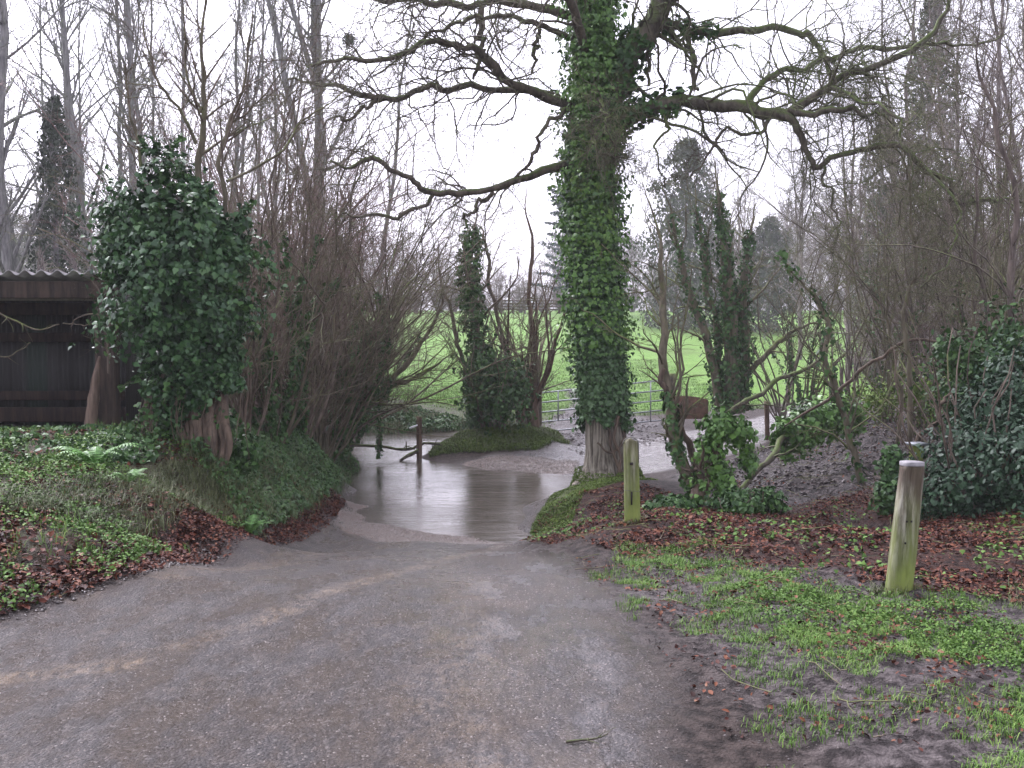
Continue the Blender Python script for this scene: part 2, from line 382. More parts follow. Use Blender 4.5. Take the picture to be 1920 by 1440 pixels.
# gravel shelf and far shore
tp((-.5, 20.1, -1.1), (.4, 20.3, -1.03), (1.3, 20.5, -1.04), (1.6, 18.6, -1.1))
# island
tp((-1.65, 21.1, -1.1), (-1.4, 21.5, -.88), (-1.2, 22.2, -.76), (-.3, 22.0, -.66), (.5, 22.2, -.62), (.0, 23.6, -.62), (-.9, 24.0, -.8), (1.15, 22.6, -.95), (.6, 25, -.95), (-.6, 21.0, -.95), (.4, 21.2, -.9))
# far bank of the stream
tp((-1.2, 27.2, -.95), (-3.3, 28.2, -.75), (-6, 28.6, -.6), (-10, 30, -.5), (-16, 32, -.4), (-3.2, 30.5, -.55), (-1, 30, -.9), (-6, 34, -.5), (-26, 34, -.2))
# left bank
tp((-2.62, 6.0, -.02), (-3.0, 6.6, .12), (-3.6, 7.2, .28), (-4.6, 7.6, .42), (-2.62, 8.1, -.25), (-2.95, 8.6, .02), (-3.5, 9.3, .18), (-5, 10, .3), (-2.68, 10.3, -.55), (-3.0, 10.7, -.25), (-3.45, 11.2, .15), (-4.2, 11.8, .35),
   (-2.75, 12.7, -.85), (-3.05, 13.1, -.45), (-3.5, 13.6, .0), (-5.0, 13.8, .1), (-2.85, 16.3, -1.1), (-3.15, 16.4, -.6), (-3.7, 16.8, -.15), (-5.5, 17, .1), (-3.15, 19, -1.15), (-3.5, 19.2, -.65), (-4.3, 19.8, -.2), (-6.5, 20, .05),
   (-4.0, 22.8, -1.15), (-4.8, 22.9, -.6), (-7, 23, -.2), (-10, 14, .25), (-12, 20, .1), (-20, 18, .2), (-8, 8, .55), (-15, 8, .6), (-6, 3.5, .45), (-4.2, 4.2, .1), (-3.2, 4.4, .02), (-7, -3, .3), (-20, -5, .5), (-3, -3, .05), (-12, 23.5, -.5), (-20, 25, -.5))
# right verge, mound, hollow, mud bank
tp((.9, 5.5, .0), (2.44, 6.2, -.03), (4, 4, .05), (4, 6.5, .0), (1.0, 8, -.18), (1.1, 9.05, -.17), (.45, 10.5, -.62), (.55, 12, -.82), (.75, 13.6, -.82), (.42, 12.9, -1.1), (.95, 14.8, -.74), (1.5, 14.0, -.62), (1.47, 15.4, -.75), (1.45, 17.0, -1.02), (1.0, 15.9, -.95), (2.3, 16.0, -.85),
   (1.6, 11, -.42), (2.6, 9.2, -.18), (2.9, 9.9, -.42), (3.4, 9.6, -.38), (2.6, 12.3, -.66), (3.6, 11.6, -.55), (4.4, 10.5, -.33), (3.8, 14, -.62), (5.2, 13.5, -.45), (4.6, 17, -.72), (5.8, 17.5, -.55), (7, 19.5, -.4), (7.5, 12, -.1), (9, 15, -.1), (6.5, 8, .05), (10, 6, .1), (12, 0, .1), (5, -3, .05), (12, -10, .1), (2, -6, .03),
   (3.2, 18.6, -.95), (2.8, 20.2, -1.08), (4.2, 22.8, -1.08), (5.7, 25.4, -1.04), (7.3, 28, -.95), (9.5, 31, -.8), (5.0, 19.8, -.75), (6.6, 22.8, -.62), (2.4, 23, -1.04), (3.5, 26, -1.0), (9, 23, -.3), (12, 26, -.2), (16, 20, .1), (20, 30, .2), (.9, 26, -1.08), (2.3, 28, -1.1), (4.4, 28.5, -1.0), (2.5, 32, -1.1), (3.2, 36, -1.05))
for x in (-60, -30, -12, 0, 12, 28, 60):
    tp((x, 46, -.9 + .004 * abs(x)), (x, 58, -.25), (x, 70, .48), (x, 90, 1.95), (x, 110, 3.4), (x, 130, 4.2), (x, 170, 4.8))
for x in (-150, 0, 150): tp((x, 260, 6), (x, 420, 7))
tp((-60, 0, 1), (60, 0, 1), (-90, 100, 3), (90, 100, 3), (-40, 20, .3), (40, 20, .4), (-200, 170, 5), (200, 170, 5))
TPA = np.array(TP, float)
def _k(r2): return np.where(r2 > 1e-9, 0.5 * r2 * np.log(np.maximum(r2, 1e-12)), 0)
def _wp(x, y):  # compress distance so far points do not dominate
    y = np.asarray(y, float); x = np.asarray(x, float)
    yy = np.where(y > 30, 30 + 30 * np.log1p(np.maximum(y - 30, 0) / 30), y)
    r = np.maximum(1, np.where(y > 30, 1 + (y - 30) / 30, 1)); return x / r ** .8, yy
cx_, cy_ = _wp(TPA[:, 0], TPA[:, 1]); n_ = len(cx_)
A_ = np.zeros((n_ + 3, n_ + 3)); A_[:n_, :n_] = _k((cx_[:, None] - cx_) ** 2 + (cy_[:, None] - cy_) ** 2) + np.eye(n_) * .02
A_[:n_, n_] = 1; A_[:n_, n_ + 1] = cx_; A_[:n_, n_ + 2] = cy_; A_[n_:, :n_] = A_[:n_, n_:].T
W_ = np.linalg.solve(A_, np.concatenate([TPA[:, 2], [0, 0, 0]]))
def H0(x, y):
    x = np.atleast_1d(np.asarray(x, float)); y = np.atleast_1d(np.asarray(y, float)); sh = x.shape; x = x.ravel(); y = y.ravel()
    X, Y = _wp(x, y); out = np.zeros(len(x))
    for i in range(0, len(x), 20000):
        a, b = X[i:i + 20000], Y[i:i + 20000]
        out[i:i + 20000] = _k((a[:, None] - cx_) ** 2 + (b[:, None] - cy_) ** 2) @ W_[:n_] + W_[n_] + W_[n_ + 1] * a + W_[n_ + 2] * b
    return np.clip(out, -1.5, 12).reshape(sh)
def inpoly(x, y, poly):
    x = np.asarray(x, float); y = np.asarray(y, float); c = np.zeros(x.shape, bool); d2 = np.full(x.shape, 1e9); n = len(poly)
    for i in range(n):
        x1, y1 = poly[i]; x2, y2 = poly[(i + 1) % n]
        cond = ((y1 > y) != (y2 > y)) & (x < (x2 - x1) * (y - y1) / ((y2 - y1) + 1e-12) + x1); c ^= cond
        ex, ey = x2 - x1, y2 - y1; L = ex * ex + ey * ey + 1e-12
        t = np.clip(((x - x1) * ex + (y - y1) * ey) / L, 0, 1); d2 = np.minimum(d2, (x - x1 - t * ex) ** 2 + (y - y1 - t * ey) ** 2)
    return np.where(c, 1, -1) * np.sqrt(d2)
ROAD = [(-2.45, 14.4), (-2.58, 12.7), (-2.48, 10.3), (-2.40, 8.1), (-2.48, 6.5), (-2.95, 5.6), (-4.0, 4.4), (-9, 2.0), (-16, -12), (3, -12), (.7, 2), (.66, 3.64), (.68, 4.4), (.68, 5.4), (.5, 7.1), (.2, 9), (.1, 11.5), (.4, 13.2), (.5, 14.4)]
FORD = [(-2.9, 14.0), (.45, 14.0), (1.1, 18), (1.3, 19.5), (1.5, 21), (-3, 20)]
TRACK = [(-.6, 19.6), (1.0, 18.9), (1.7, 17.8), (3.1, 18.3), (4.8, 20.0), (6.5, 23.2), (8.5, 27), (11, 31), (9.5, 32), (7.0, 29), (5.2, 26.5), (3.6, 24.6), (1.9, 23.2), (1.2, 22), (0.2, 21), (-.6, 20.6)]
GATEMUD = [(.9, 22), (1.5, 21), (4.5, 24), (4.6, 27.5), (3.6, 33), (3.4, 40), (2.4, 44), (2.2, 36), (1.2, 30), (.8, 26)]
MUDBANK = [(2.6, 15.5), (3.2, 13.2), (3.7, 12.6), (5.6, 13.0), (7.5, 16), (8.5, 21), (8, 24), (6.8, 23), (5.0, 19.8), (3.2, 18)]
LEAFR = [(.1, 12.8), (.25, 11), (.55, 8.9), (1.0, 7.7), (1.9, 6.9), (2.6, 6.1), (3.3, 5.2), (3.7, 3.9), (9, 3.0), (14, 12), (6, 13), (3.6, 12.6), (2.4, 13.0), (1.6, 14.6), (.6, 14.3)]
HOLLOW = [(2.3, 10.4), (2.0, 9.6), (2.2, 8.8), (3.1, 8.8), (3.9, 9.2), (4.0, 10.3), (3.2, 10.9)]
MOUND = [(.25, 13.4), (.38, 12.4), (.7, 12.7), (1.0, 13.9), (1.5, 14.4), (2.2, 15.0), (2.2, 16.3), (1.3, 16.8), (.7, 15.6)]
GRASSR = [(1.0, 7.4), (1.7, 6.9), (2.3, 6.0), (2.9, 5.2), (3.6, 4.0), (3.4, 3.0), (2.2, 3.6), (1.7, 4.4), (1.0, 4.9), (.75, 5.8), (.7, 6.7)]
LBANK = [(-2.62, 6.3), (-2.95, 5.5), (-4.2, 4.4), (-9, 2.4), (-20, 8), (-20, 26), (-5.2, 23.2), (-3.9, 22.4), (-3.2, 19), (-2.85, 16.3), (-2.72, 12.7), (-2.66, 10.3)]
FIELD = [(-200, 160), (-60, 36), (-16, 32.5), (-6, 31), (-1, 31), (2.0, 31), (8, 34), (16, 38), (60, 42), (200, 160), (200, 420), (-200, 420)]
ISLAND = [(-1.75, 21.2), (-.6, 20.9), (.5, 21.0), (1.3, 22.3), (.9, 25), (-.6, 25), (-1.8, 23)]
SFARB = [(-20, 28.6), (-9, 27.5), (-3.2, 26.6), (-1.5, 26), (.6, 25.6), (.9, 28), (1.6, 32), (-6, 33), (-20, 34)]
def masks(x, y):
    wob = (fbm(x, y, .9, 5) - .5) * .5
    def m(poly, w0=.18, n=1.0): return sstep(-w0, w0, inpoly(x, y, poly) + wob * n)
    d = {}
    d['road'] = m(ROAD, .28, 1.0); d['ford'] = m(FORD, .3, .4)
    d['mud'] = np.maximum.reduce([m(TRACK, .2, .8), m(GATEMUD, .3, 1.5), m(MUDBANK, .3, 1.0), m(HOLLOW, .15, .6) * .9])
    d['track'] = m(TRACK, .2, .8)
    d['leaf'] = np.maximum(m(LEAFR, .25, 1.4) * (1 - m(HOLLOW, .2) * .8), 0)
    d['leaf'] = np.maximum(d['leaf'], m([(-3.2, 5.2), (-2.55, 6.4), (-2.45, 8), (-2.5, 10.3), (-2.6, 13), (-2.75, 16), (-3.1, 16), (-3.0, 12), (-2.95, 8), (-3.1, 6.4)], .12, .5))
    d['verge'] = m(GRASSR, .35, 1.6)
    d['lbank'] = m(LBANK, .1, .3)
    d['moss'] = m(MOUND, .15, .6)
    d['field'] = m(FIELD, 1.2, 3) * (1 - m(GATEMUD, .3, 1.2))
    d['island'] = m(ISLAND, .2, .5); d['farbank'] = m(SFARB, .5, 1)
    d['vg'] = m([(.8, 8.6), (1.6, 7.4), (2.6, 6.4), (3.6, 5), (5.5, 2.4), (1.1, 2.4), (.95, 4), (.75, 6)], .25, 1.0)
    d['hollow'] = m(HOLLOW, .2, .5); d['mudbank'] = m(MUDBANK, .3, 1.0)
    return d
def H(x, y, mk_=None):
    x = np.atleast_1d(np.asarray(x, float)); y = np.atleast_1d(np.asarray(y, float))
    z = H0(x, y)
    if mk_ is None: mk_ = masks(x, y)
    amp = .008 + .07 * mk_['mudbank'] + .03 * mk_['mud'] * (1 - .5 * mk_['track']) + .035 * mk_['lbank'] + .02 * mk_['leaf'] + .022 * mk_['vg'] + .03 * mk_['island'] + .06 * mk_['hollow'] + .03 * mk_['farbank'] + .02 * mk_['field']
    amp = amp * (1 - .75 * mk_['road'])
    z = z + amp * ((fbm(x, y, .45, 11, 4) - .5) * 3.0) + (fbm(x, y, 3.2, 3, 2) - .5) * .06 * (1 - .6 * mk_['road'])
    z = z - .14 * mk_['hollow'] + .02 * (vnoise(x, y, .12, 31) - .5) * mk_['mudbank'] * 2
    for off in (-.12, .14, .42):
        z = z - .010 * np.exp(-((x - np.interp(y, [2, 4, 5.5, 7, 9, 11, 13], [1.2, .95, .72, .55, .32, .12, .05]) - off) / .05) ** 2) * (y < 13) * (y > 2.5)
    z = z + (.035 * mk_['mud'] * (1 - .8 * mk_['track']) + .022 * mk_['vg'] + .03 * mk_['hollow']) * (np.abs(fbm(x, y, .17, 37, 2) - .5) * 4 - .7) + .012 * sstep(.5, .62, fbm(x, y, .22, 39, 2)) * sstep(.0, .5, x - .3) * (1 - mk_['road']) * (y < 12)
    return z
def Hs(x, y): return float(H(np.array([x]), np.array([y]))[0])

rows = [-12.0]
while rows[-1] < 420:
    y_ = rows[-1]; rows.append(y_ + (.25 if y_ < 1 else max(.04, .0062 * y_) if y_ < 60 else .013 * y_))
rows = np.array(rows); NC = 640
u = np.linspace(-1, 1, NC); u = .55 * u + .45 * u ** 3
YY = np.repeat(rows[:, None], NC, 1); XX = u[None, :] * (9 + .8 * np.maximum(rows, 0))[:, None]
mk0 = masks(XX, YY); ZZ = H(XX, YY, mk0)
GV = np.stack([XX, YY, ZZ], -1).reshape(-1, 3)
ia = (np.arange(len(rows) - 1)[:, None] * NC + np.arange(NC - 1)[None, :])
GF = np.stack([ia, ia + 1, ia + NC + 1, ia + NC], -1).reshape(-1, 4)
def s_(k): return mk0[k].ravel()
attA = np.stack([np.maximum(s_('road'), s_('ford')), s_('mud'), s_('leaf'), np.maximum(s_('verge'), s_('vg'))], 1)
attB = np.stack([np.maximum(s_('moss'), .7 * s_('island')), s_('field'), s_('lbank'), s_('farbank')], 1)
wetv = sstep(.35, 0.0, ZZ.ravel() - WATER) * (YY.ravel() > 9) * (YY.ravel() < 34)
xx, yy = XX.ravel(), YY.ravel()
shore = sstep(.10, .0, np.abs(inpoly(xx, yy, [(-2.6, 15.2), (-2.3, 13.6), (-1.6, 12.5), (-.4, 12.4), (.1, 12.9), (-.5, 13.4), (-1.6, 13.6), (-2.0, 14.3), (-2.2, 15.4)]) - .0)) * 0
grav = sstep(-.12, .15, inpoly(xx, yy, [(-2.65, 16), (-2.45, 13.5), (-1.7, 12.3), (-.3, 12.2), (.1, 12.9), (-.5, 13.6), (-1.6, 14.0), (-2.1, 14.6), (-2.3, 16)]) + (fbm(xx, yy, .6, 9) - .5) * .5)
grav = np.maximum(grav, sstep(-.2, .2, inpoly(xx, yy, [(-1, 19.4), (1.2, 18.9), (1.3, 20.0), (0, 20.7), (-1, 20.4)])))
def curve_mask(pts, wd):
    pts = np.array(pts); d = np.full(xx.shape, 1e9)
    for (x1, y1), (x2, y2) in zip(pts[:-1], pts[1:]):
        ex, ey = x2 - x1, y2 - y1; t = np.clip(((xx - x1) * ex + (yy - y1) * ey) / (ex * ex + ey * ey), 0, 1)
        d = np.minimum(d, np.hypot(xx - x1 - t * ex, yy - y1 - t * ey))
    return sstep(wd, wd * .2, d + (fbm(xx, yy, .35, 21) - .5) * wd * 1.2)
silt = curve_mask([(-.05, 13), (-.2, 10.5), (-.45, 9), (-.9, 7), (-1.4, 5.4), (-1.9, 4.7), (-2.6, 4.4)], .14)
silt = np.maximum(silt, .7 * curve_mask([(-1.3, 12), (-1.6, 10), (-2.0, 8), (-2.5, 6.6), (-3.2, 5.4)], .28))
silt = np.maximum(silt, .55 * curve_mask([(-.3, 7), (-.2, 5.5), (-.25, 4.3), (-.1, 2.5)], .35))
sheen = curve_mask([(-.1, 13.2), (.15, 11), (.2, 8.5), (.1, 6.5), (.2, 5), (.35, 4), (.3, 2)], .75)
attC = np.stack([wetv, grav, silt, s_('track')], 1)

def ground_mat():
    m, t, b = new_mat('ground_surfaces')
    def att(nm):
        a = t.nodes.new('ShaderNodeAttribute'); a.attribute_name = nm; s = t.nodes.new('ShaderNodeSeparateColor'); t.links.new(a.outputs['Color'], s.inputs[0])
        return s.outputs[0], s.outputs[1], s.outputs[2], a.outputs['Alpha']
    road, mud, leaf, verge = att('mask_a'); moss, field, lbank, farb = att('mask_b'); wet, grav, silt, track = att('mask_c'); sheen = att('mask_d')[0]
    v = objvec(t)
    nf = noise(t, 90, 4, .7, v); nm = noise(t, 14, 5, .65, v); nl = noise(t, 1.6, 4, .6, v); nh = noise(t, 260, 3, .6, v); nn = noise(t, 5, 5, .6, v)
    vo = t.nodes.new('ShaderNodeTexVoronoi'); vo.inputs['Scale'].default_value = 75; t.links.new(v, vo.inputs['Vector'])
    # road: dark wet chippings, brown silt
    vs = objvec(t, (1, .6, 1)); ns = noise(t, 9, 5, .7, vs); 
    rc = ramp(t, nf.outputs[0], [(.38, (.018, .016, .017)), (.5, (.058, .052, .053)), (.62, (.19, .17, .172))]).outputs[0]
    rc = mixc(t, maprange(t, ns.outputs[0], .46, .66, 0, .7), rc, mixc(t, nf.outputs[0], (.10, .08, .066), (.21, .17, .145)))
    rc = mixc(t, maprange(t, nm.outputs[0], .46, .60, 0, .8), rc, mixc(t, nf.outputs[0], (.02, .018, .018), (.085, .075, .073)))
    sp = ramp(t, vo.outputs['Color'], [(.82, (0, 0, 0)), (.86, (1, 1, 1))]).outputs[0]
    nk = noise(t, 30, 4, .7, objvec(t, (1, .5, 1))); rc = mixc(t, maprange(t, nk.outputs[0], .5, .6, 0, .75), rc, (.03, .026, .026))
    nk2 = noise(t, 3.2, 4, .65, objvec(t, (1.2, .5, 1))); rc = mixc(t, maprange(t, nk2.outputs[0], .44, .66, 0, .6), rc, mixc(t, nf.outputs[0], (.06, .045, .034), (.24, .19, .15)))
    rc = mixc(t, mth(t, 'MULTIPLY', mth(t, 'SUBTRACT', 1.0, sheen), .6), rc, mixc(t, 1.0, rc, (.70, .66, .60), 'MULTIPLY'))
    rc = mixc(t, mth(t, 'MULTIPLY', sp, .35), rc, (.34, .31, .29))
    sc_ = ramp(t, nm.outputs[0], [(.35, (.15, .11, .075)), (.65, (.30, .23, .165))]).outputs[0]
    rc = mixc(t, mth(t, 'MULTIPLY', silt, mth(t, 'MULTIPLY', maprange(t, nk.outputs[0], .42, .58, 1.0, .1), maprange(t, nn.outputs[0], .38, .58, .95, .25))), rc, sc_)
    gc = ramp(t, nf.outputs[0], [(.36, (.11, .075, .062)), (.62, (.46, .35, .30))]).outputs[0]
    mc = ramp(t, nm.outputs[0], [(.40, (.014, .011, .010)), (.5, (.048, .037, .034)), (.62, (.13, .105, .10))]).outputs[0]
    lc = ramp(t, nm.outputs[0], [(.38, (.018, .011, .009)), (.62, (.075, .035, .025))]).outputs[0]
    vc = ramp(t, nm.outputs[0], [(.41, (.03, .025, .024)), (.5, (.085, .072, .070)), (.62, (.15, .13, .125))]).outputs[0]
    fc = ramp(t, nl.outputs[0], [(.3, (.12, .225, .045)), (.55, (.16, .30, .06)), (.75, (.21, .34, .08))]).outputs[0]
    ng = noise(t, .22, 5, .7, v); fc = mixc(t, maprange(t, ng.outputs[0], .46, .62, 0, .55), fc, (.115, .16, .05)); fc = mixc(t, maprange(t, nm.outputs[0], .52, .66, 0, .6), fc, (.08, .16, .035))
    oc = ramp(t, nm.outputs[0], [(.3, (.035, .05, .014)), (.7, (.09, .125, .02))]).outputs[0]
    bc = ramp(t, nm.outputs[0], [(.3, (.03, .028, .016)), (.7, (.075, .075, .035))]).outputs[0]
    gen = ramp(t, nm.outputs[0], [(.40, (.016, .012, .010)), (.62, (.08, .062, .054))]).outputs[0]
    col = gen
    col = mixc(t, farb, col, mixc(t, maprange(t, nn.outputs[0], .4, .6), (.06, .05, .035), (.085, .13, .035)))
    col = mixc(t, field, col, fc)
    col = mixc(t, lbank, col, bc)
    col = mixc(t, leaf, col, lc)
    col = mixc(t, verge, col, vc)
    col = mixc(t, mud, col, mc)
    col = mixc(t, maprange(t, mth(t, 'ADD', moss, mth(t, 'MULTIPLY', mth(t, 'SUBTRACT', nn.outputs[0], .5), 1.2)), .4, .6), col, oc)
    col = mixc(t, mth(t, 'MULTIPLY', track, .8), col, mixc(t, nm.outputs[0], (.11, .095, .088), (.24, .215, .21)))  # pale mud tone, lightened to imitate sky reflected off the wet track
    col = mixc(t, road, col, rc)
    col = mixc(t, maprange(t, mth(t, 'ADD', grav, mth(t, 'MULTIPLY', mth(t, 'SUBTRACT', nm.outputs[0], .5), .9)), .4, .65), col, gc)
    wt = mth(t, 'MULTIPLY', wet, .4)
    col = mixc(t, wt, col, (.07, .055, .045))
    t.links.new(col, b.inputs['Base Color'])
    # roughness: wet road and slick mud
    rr = mixc(t, road, (.62, .62, .62), mixc(t, maprange(t, nk2.outputs[0], .34, .64), (.48, .48, .48), (.16, .16, .16)))
    rr = mixc(t, mth(t, 'MULTIPLY', sheen, maprange(t, nk2.outputs[0], .36, .52)), rr, (.14, .14, .14))
    rr = mixc(t, mud, rr, mixc(t, maprange(t, nm.outputs[0], .4, .6), (.5, .5, .5), (.3, .3, .3)))
    rr = mixc(t, mth(t, 'MULTIPLY', track, maprange(t, nn.outputs[0], .35, .55)), rr, (.22, .22, .22))
    rr = mixc(t, field, rr, (.8, .8, .8))
    rr = mixc(t, leaf, rr, (.6, .6, .6))
    t.links.new(rr, b.inputs['Roughness'])
    sp_l = mth(t, 'ADD', .12, mth(t, 'ADD', mth(t, 'MULTIPLY', road, mth(t, 'ADD', .30, mth(t, 'MULTIPLY', sheen, .45))), mth(t, 'MULTIPLY', mud, mth(t, 'ADD', .18, mth(t, 'MULTIPLY', track, .9))))); t.links.new(sp_l, b.inputs['Specular IOR Level'])
    hh = mth(t, 'ADD', mth(t, 'MULTIPLY', nf.outputs[0], .55), mth(t, 'MULTIPLY', vo.outputs['Distance'], -.5))
    hh = mth(t, 'ADD', hh, mth(t, 'MULTIPLY', nh.outputs[0], .25))
    hh = mth(t, 'ADD', hh, mth(t, 'MULTIPLY', nm.outputs[0], mth(t, 'ADD', 1.0, mth(t, 'MULTIPLY', mud, 3.0))))
    flat = mth(t, 'SUBTRACT', 1.0, mth(t, 'MULTIPLY', track, .35))
    bp = bump(t, b, mth(t, 'MULTIPLY', hh, flat), 1.0, .024)
    return m
M['ground'] = ground_mat()
# split the one sheet by what it is: faces share their border vertices' positions
cxy = GV[GF].mean(1)
isroad = (inpoly(cxy[:, 0], cxy[:, 1], ROAD) > 0) | ((inpoly(cxy[:, 0], cxy[:, 1], FORD) > 0) & (cxy[:, 1] < 20))
istrack = (inpoly(cxy[:, 0], cxy[:, 1], TRACK) > 0) & ~isroad
isfield = (inpoly(cxy[:, 0], cxy[:, 1], FIELD) > 0)
isbank = (inpoly(cxy[:, 0], cxy[:, 1], LBANK) > 0) & ~isroad
zones = [('road', isroad), ('track', istrack), ('field', isfield & ~istrack), ('bank', isbank & ~isfield & ~istrack)]
done = np.zeros(len(GF), bool)
for nm_, msk in zones + [('ground', None)]:
    if msk is None: msk = ~done
    msk = msk & ~done; done |= msk
    f = GF[msk]; uq, inv = np.unique(f, return_inverse=True)
    o = mk(nm_, GV[uq], inv.reshape(f.shape), M['ground'], attrs={'mask_a': attA[uq], 'mask_b': attB[uq], 'mask_c': attC[uq], 'mask_d': np.stack([sheen] * 4, 1)[uq]})
    o['kind'] = 'structure'

# water
def water_mat():
    m, t, b = new_mat('stream_water')
    v = objvec(t, (1, 1, 1)); n1 = noise(t, 5, 5, .65, objvec(t, (.55, 1.6, 1)), 0.6); n0 = noise(t, 1.7, 3, .6, objvec(t, (.5, 1.7, 1)), 0.8); n2 = noise(t, 32, 4, .6, objvec(t, (.7, 1.4, 1))); n3 = noise(t, 1.0, 3, .5, v)
    n4 = noise(t, .9, 2, .5, objvec(t, (.7, 1, 1)))
    t.links.new(ramp(t, n3.outputs[0], [(.35, (.085, .072, .058)), (.65, (.125, .108, .092))]).outputs[0], b.inputs['Base Color'])
    b.inputs['Roughness'].default_value = .03; b.inputs['IOR'].default_value = 1.5
    k = maprange(t, n4.outputs[0], .38, .62, .25, 1.6)
    h = mth(t, 'ADD', mth(t, 'ADD', mth(t, 'MULTIPLY', n0.outputs[0], 2.2), mth(t, 'MULTIPLY', n1.outputs[0], 1.0)), mth(t, 'MULTIPLY', n2.outputs[0], mth(t, 'MULTIPLY', k, .28)))
    bump(t, b, h, .34, .018); return m
M['water'] = water_mat()
wx = np.linspace(-24, 2.2, 60); wy = np.linspace(12.4, 30, 60); WX, WY = np.meshgrid(wx, wy)
WV = np.stack([WX, WY, 0 * WX + WATER], -1).reshape(-1, 3); ia = np.arange(59)[:, None] * 60 + np.arange(59)
wf = np.stack([ia, ia + 1, ia + 61, ia + 60], -1).reshape(-1, 4)
wc = WV[wf].mean(1); keep = H0(wc[:, 0], wc[:, 1]) < WATER + .25
o = mk('water', WV, wf[keep], M['water']); o['kind'] = 'structure'

# ------------------------------------------------------------------ ivy along stems
def ivy_on(mb, path, rad, n, size, rng, fluff=.12, shape='ivy', t0=0, t1=1, hang=.7, clump=True, jag=0):
    path = np.asarray(path); m = len(path); rad = np.broadcast_to(rad, (m,))
    t = rng.uniform(t0, t1, n * 2) * (m - 1); i = np.minimum(t.astype(int), m - 2); f = (t - i)
    az = rng.uniform(0, 2 * pi, n * 2)
    if jag:
        kp = t / (m - 1) > t0 + jag * (vnoise(az * 2.2, az * 0 + 3, 1, 12) * 1.1 + rng.uniform(-.15, .15, len(t)))
        t, i, f, az = t[kp], i[kp], f[kp], az[kp]
    if clump:
        keep = vnoise(t * 1.7, az * 1.6, 1, 77) + rng.uniform(-.25, .25, len(t)) > .36
        t, i, f, az = t[keep][:n], i[keep][:n], f[keep][:n], az[keep][:n]
    p = path[i] * (1 - f[:, None]) + path[i + 1] * f[:, None]; T = nrm(path[i + 1] - path[i]); r = rad[i] * (1 - f) + rad[i + 1] * f
    ref = np.where(np.abs(T[:, 2:3]) > .8, [[1.0, 0, 0]], [[0, 0, 1.0]]); U = nrm(np.cross(T, ref)); W = np.cross(T, U)
    d = U * np.cos(az)[:, None] + W * np.sin(az)[:, None]
    lump = vnoise(t * 2.2 + 9, az * 1.3, 1, 5)
    off = r + fluff * (lump * 1.2 + .1) * rng.uniform(.35, 1.0, len(p)) + fluff * .5 * np.maximum(rng.normal(0, .4, len(p)), 0)
    C = p + d * off[:, None]
    leaves(mb, C, d + np.array([[0, 0, .35]]), size * np.clip(np.exp(rng.normal(-.08, .32, len(C))), .4, 1.8), rng, shape, hang, .5)
    return mb
def blob_leaves(mb, ells, n, size, rng, shape='ivy', shell=(.78, 1.08), jit=.5, lump=.22, hang=.5, holes=0):
    vol = np.array([e[1][0] * e[1][2] + e[1][0] * e[1][1] + e[1][1] * e[1][2] for e in ells]); k = rng.choice(len(ells), n * 2, p=vol / vol.sum())
    c = np.array([e[0] for e in ells])[k]; r = np.array([e[1] for e in ells])[k]
    d = nrm(rng.normal(0, 1, (len(k), 3)))
    lm = 1 + lump * (vnoise(d[:, 0] * 3 + k * 7, d[:, 2] * 3 + d[:, 1] * 2, .7, 3) - .5) * 2
    s = rng.uniform(shell[0], shell[1], len(k)) * lm
    C = c + d * r * s[:, None]; keep = np.ones(len(k), bool)
    for e in ells:
        q = (((C - np.array(e[0])) / np.array(e[1])) ** 2).sum(1); keep &= (q > (shell[0] - .12) ** 2)
    C, d = C[keep][:n], d[keep][:n]
    if holes: q = fbm(C[:, 0] + C[:, 2] * .7, C[:, 2] - C[:, 1] * .6, .34, 66, 2) > holes + rng.normal(0, .05, len(C)); C, d = C[q], d[q]
    leaves(mb, C, d + np.array([[0, 0, .3]]), size * rng.uniform(.5, 1.35, len(C)), rng, shape, hang, jit); return mb

# ------------------------------------------------------------------ the big ivy-clad oak
OY = 15.4
rng = np.random.default_rng(1)
def tr(pts, n=22, Y0=OY, gn=.02):
    A = np.array([P(p[0], p[1], Y0 + p[2]) for p in pts]); r = np.array([p[3] / 2 / FPX * (Y0 + p[2]) for p in pts])
    path = cat_rom(A, n) + smooth1(rng, n, gn) * np.minimum(1, np.linspace(0, 3, n))[:, None]
    t = np.linspace(0, len(pts) - 1, n); rr = np.interp(t, np.arange(len(pts)), r) * (1 + rng.normal(0, .06, n))
    return path, rr
oak_base = np.array([P(1138, 905, OY)[0], OY, Hs(P(1138, 905, OY)[0], OY)])
oak = thing('oak_tree', 'huge ivy-clad oak with mossy spreading limbs beside the ford', 'tree', oak_base)
tpts = [(1140, 935, 0, 118), (1140, 905, 0, 100), (1138, 870, 0, 84), (1134, 800, 0, 76), (1128, 700, 0, 72), (1120, 600, 0, 68), (1115, 500, 0, 66), (1110, 400, 0, 64), (1108, 300, 0, 64), (1112, 200, 0, 62), (1114, 100, 0, 56), (1108, 0, 0, 50), (1100, -120, 0, 44), (1090, -260, 0, 30)]
tp_, tr_ = tr(tpts, 420, gn=.001); tr_ = np.convolve(np.pad(tr_, 25, 'edge'), np.ones(51) / 51, 'valid')
sides = 96; a = np.arange(sides) * 2 * pi / sides
zz = tp_[:, 2:3]; base_z = oak_base[2]
flute = (1 + (.10 * np.cos(3 * a + 1.0) + .07 * np.cos(5 * a + 2)) * np.exp(-np.maximum(zz - base_z, 0) / .5) * 1.3 + .03 * np.cos(7 * a + zz * .8))
flare = 1 + .30 * np.exp(-np.maximum(zz - base_z, 0) / .14)
groove = 1 - .055 * (np.abs(np.sin(a * 21 + vnoise(a * 3, zz * .8, 1, 4) * 5 + vnoise(a * 9, zz * 3, 1, 6) * 1.5)) ** .5)
R = tr_[:, None] * flute * flare * groove
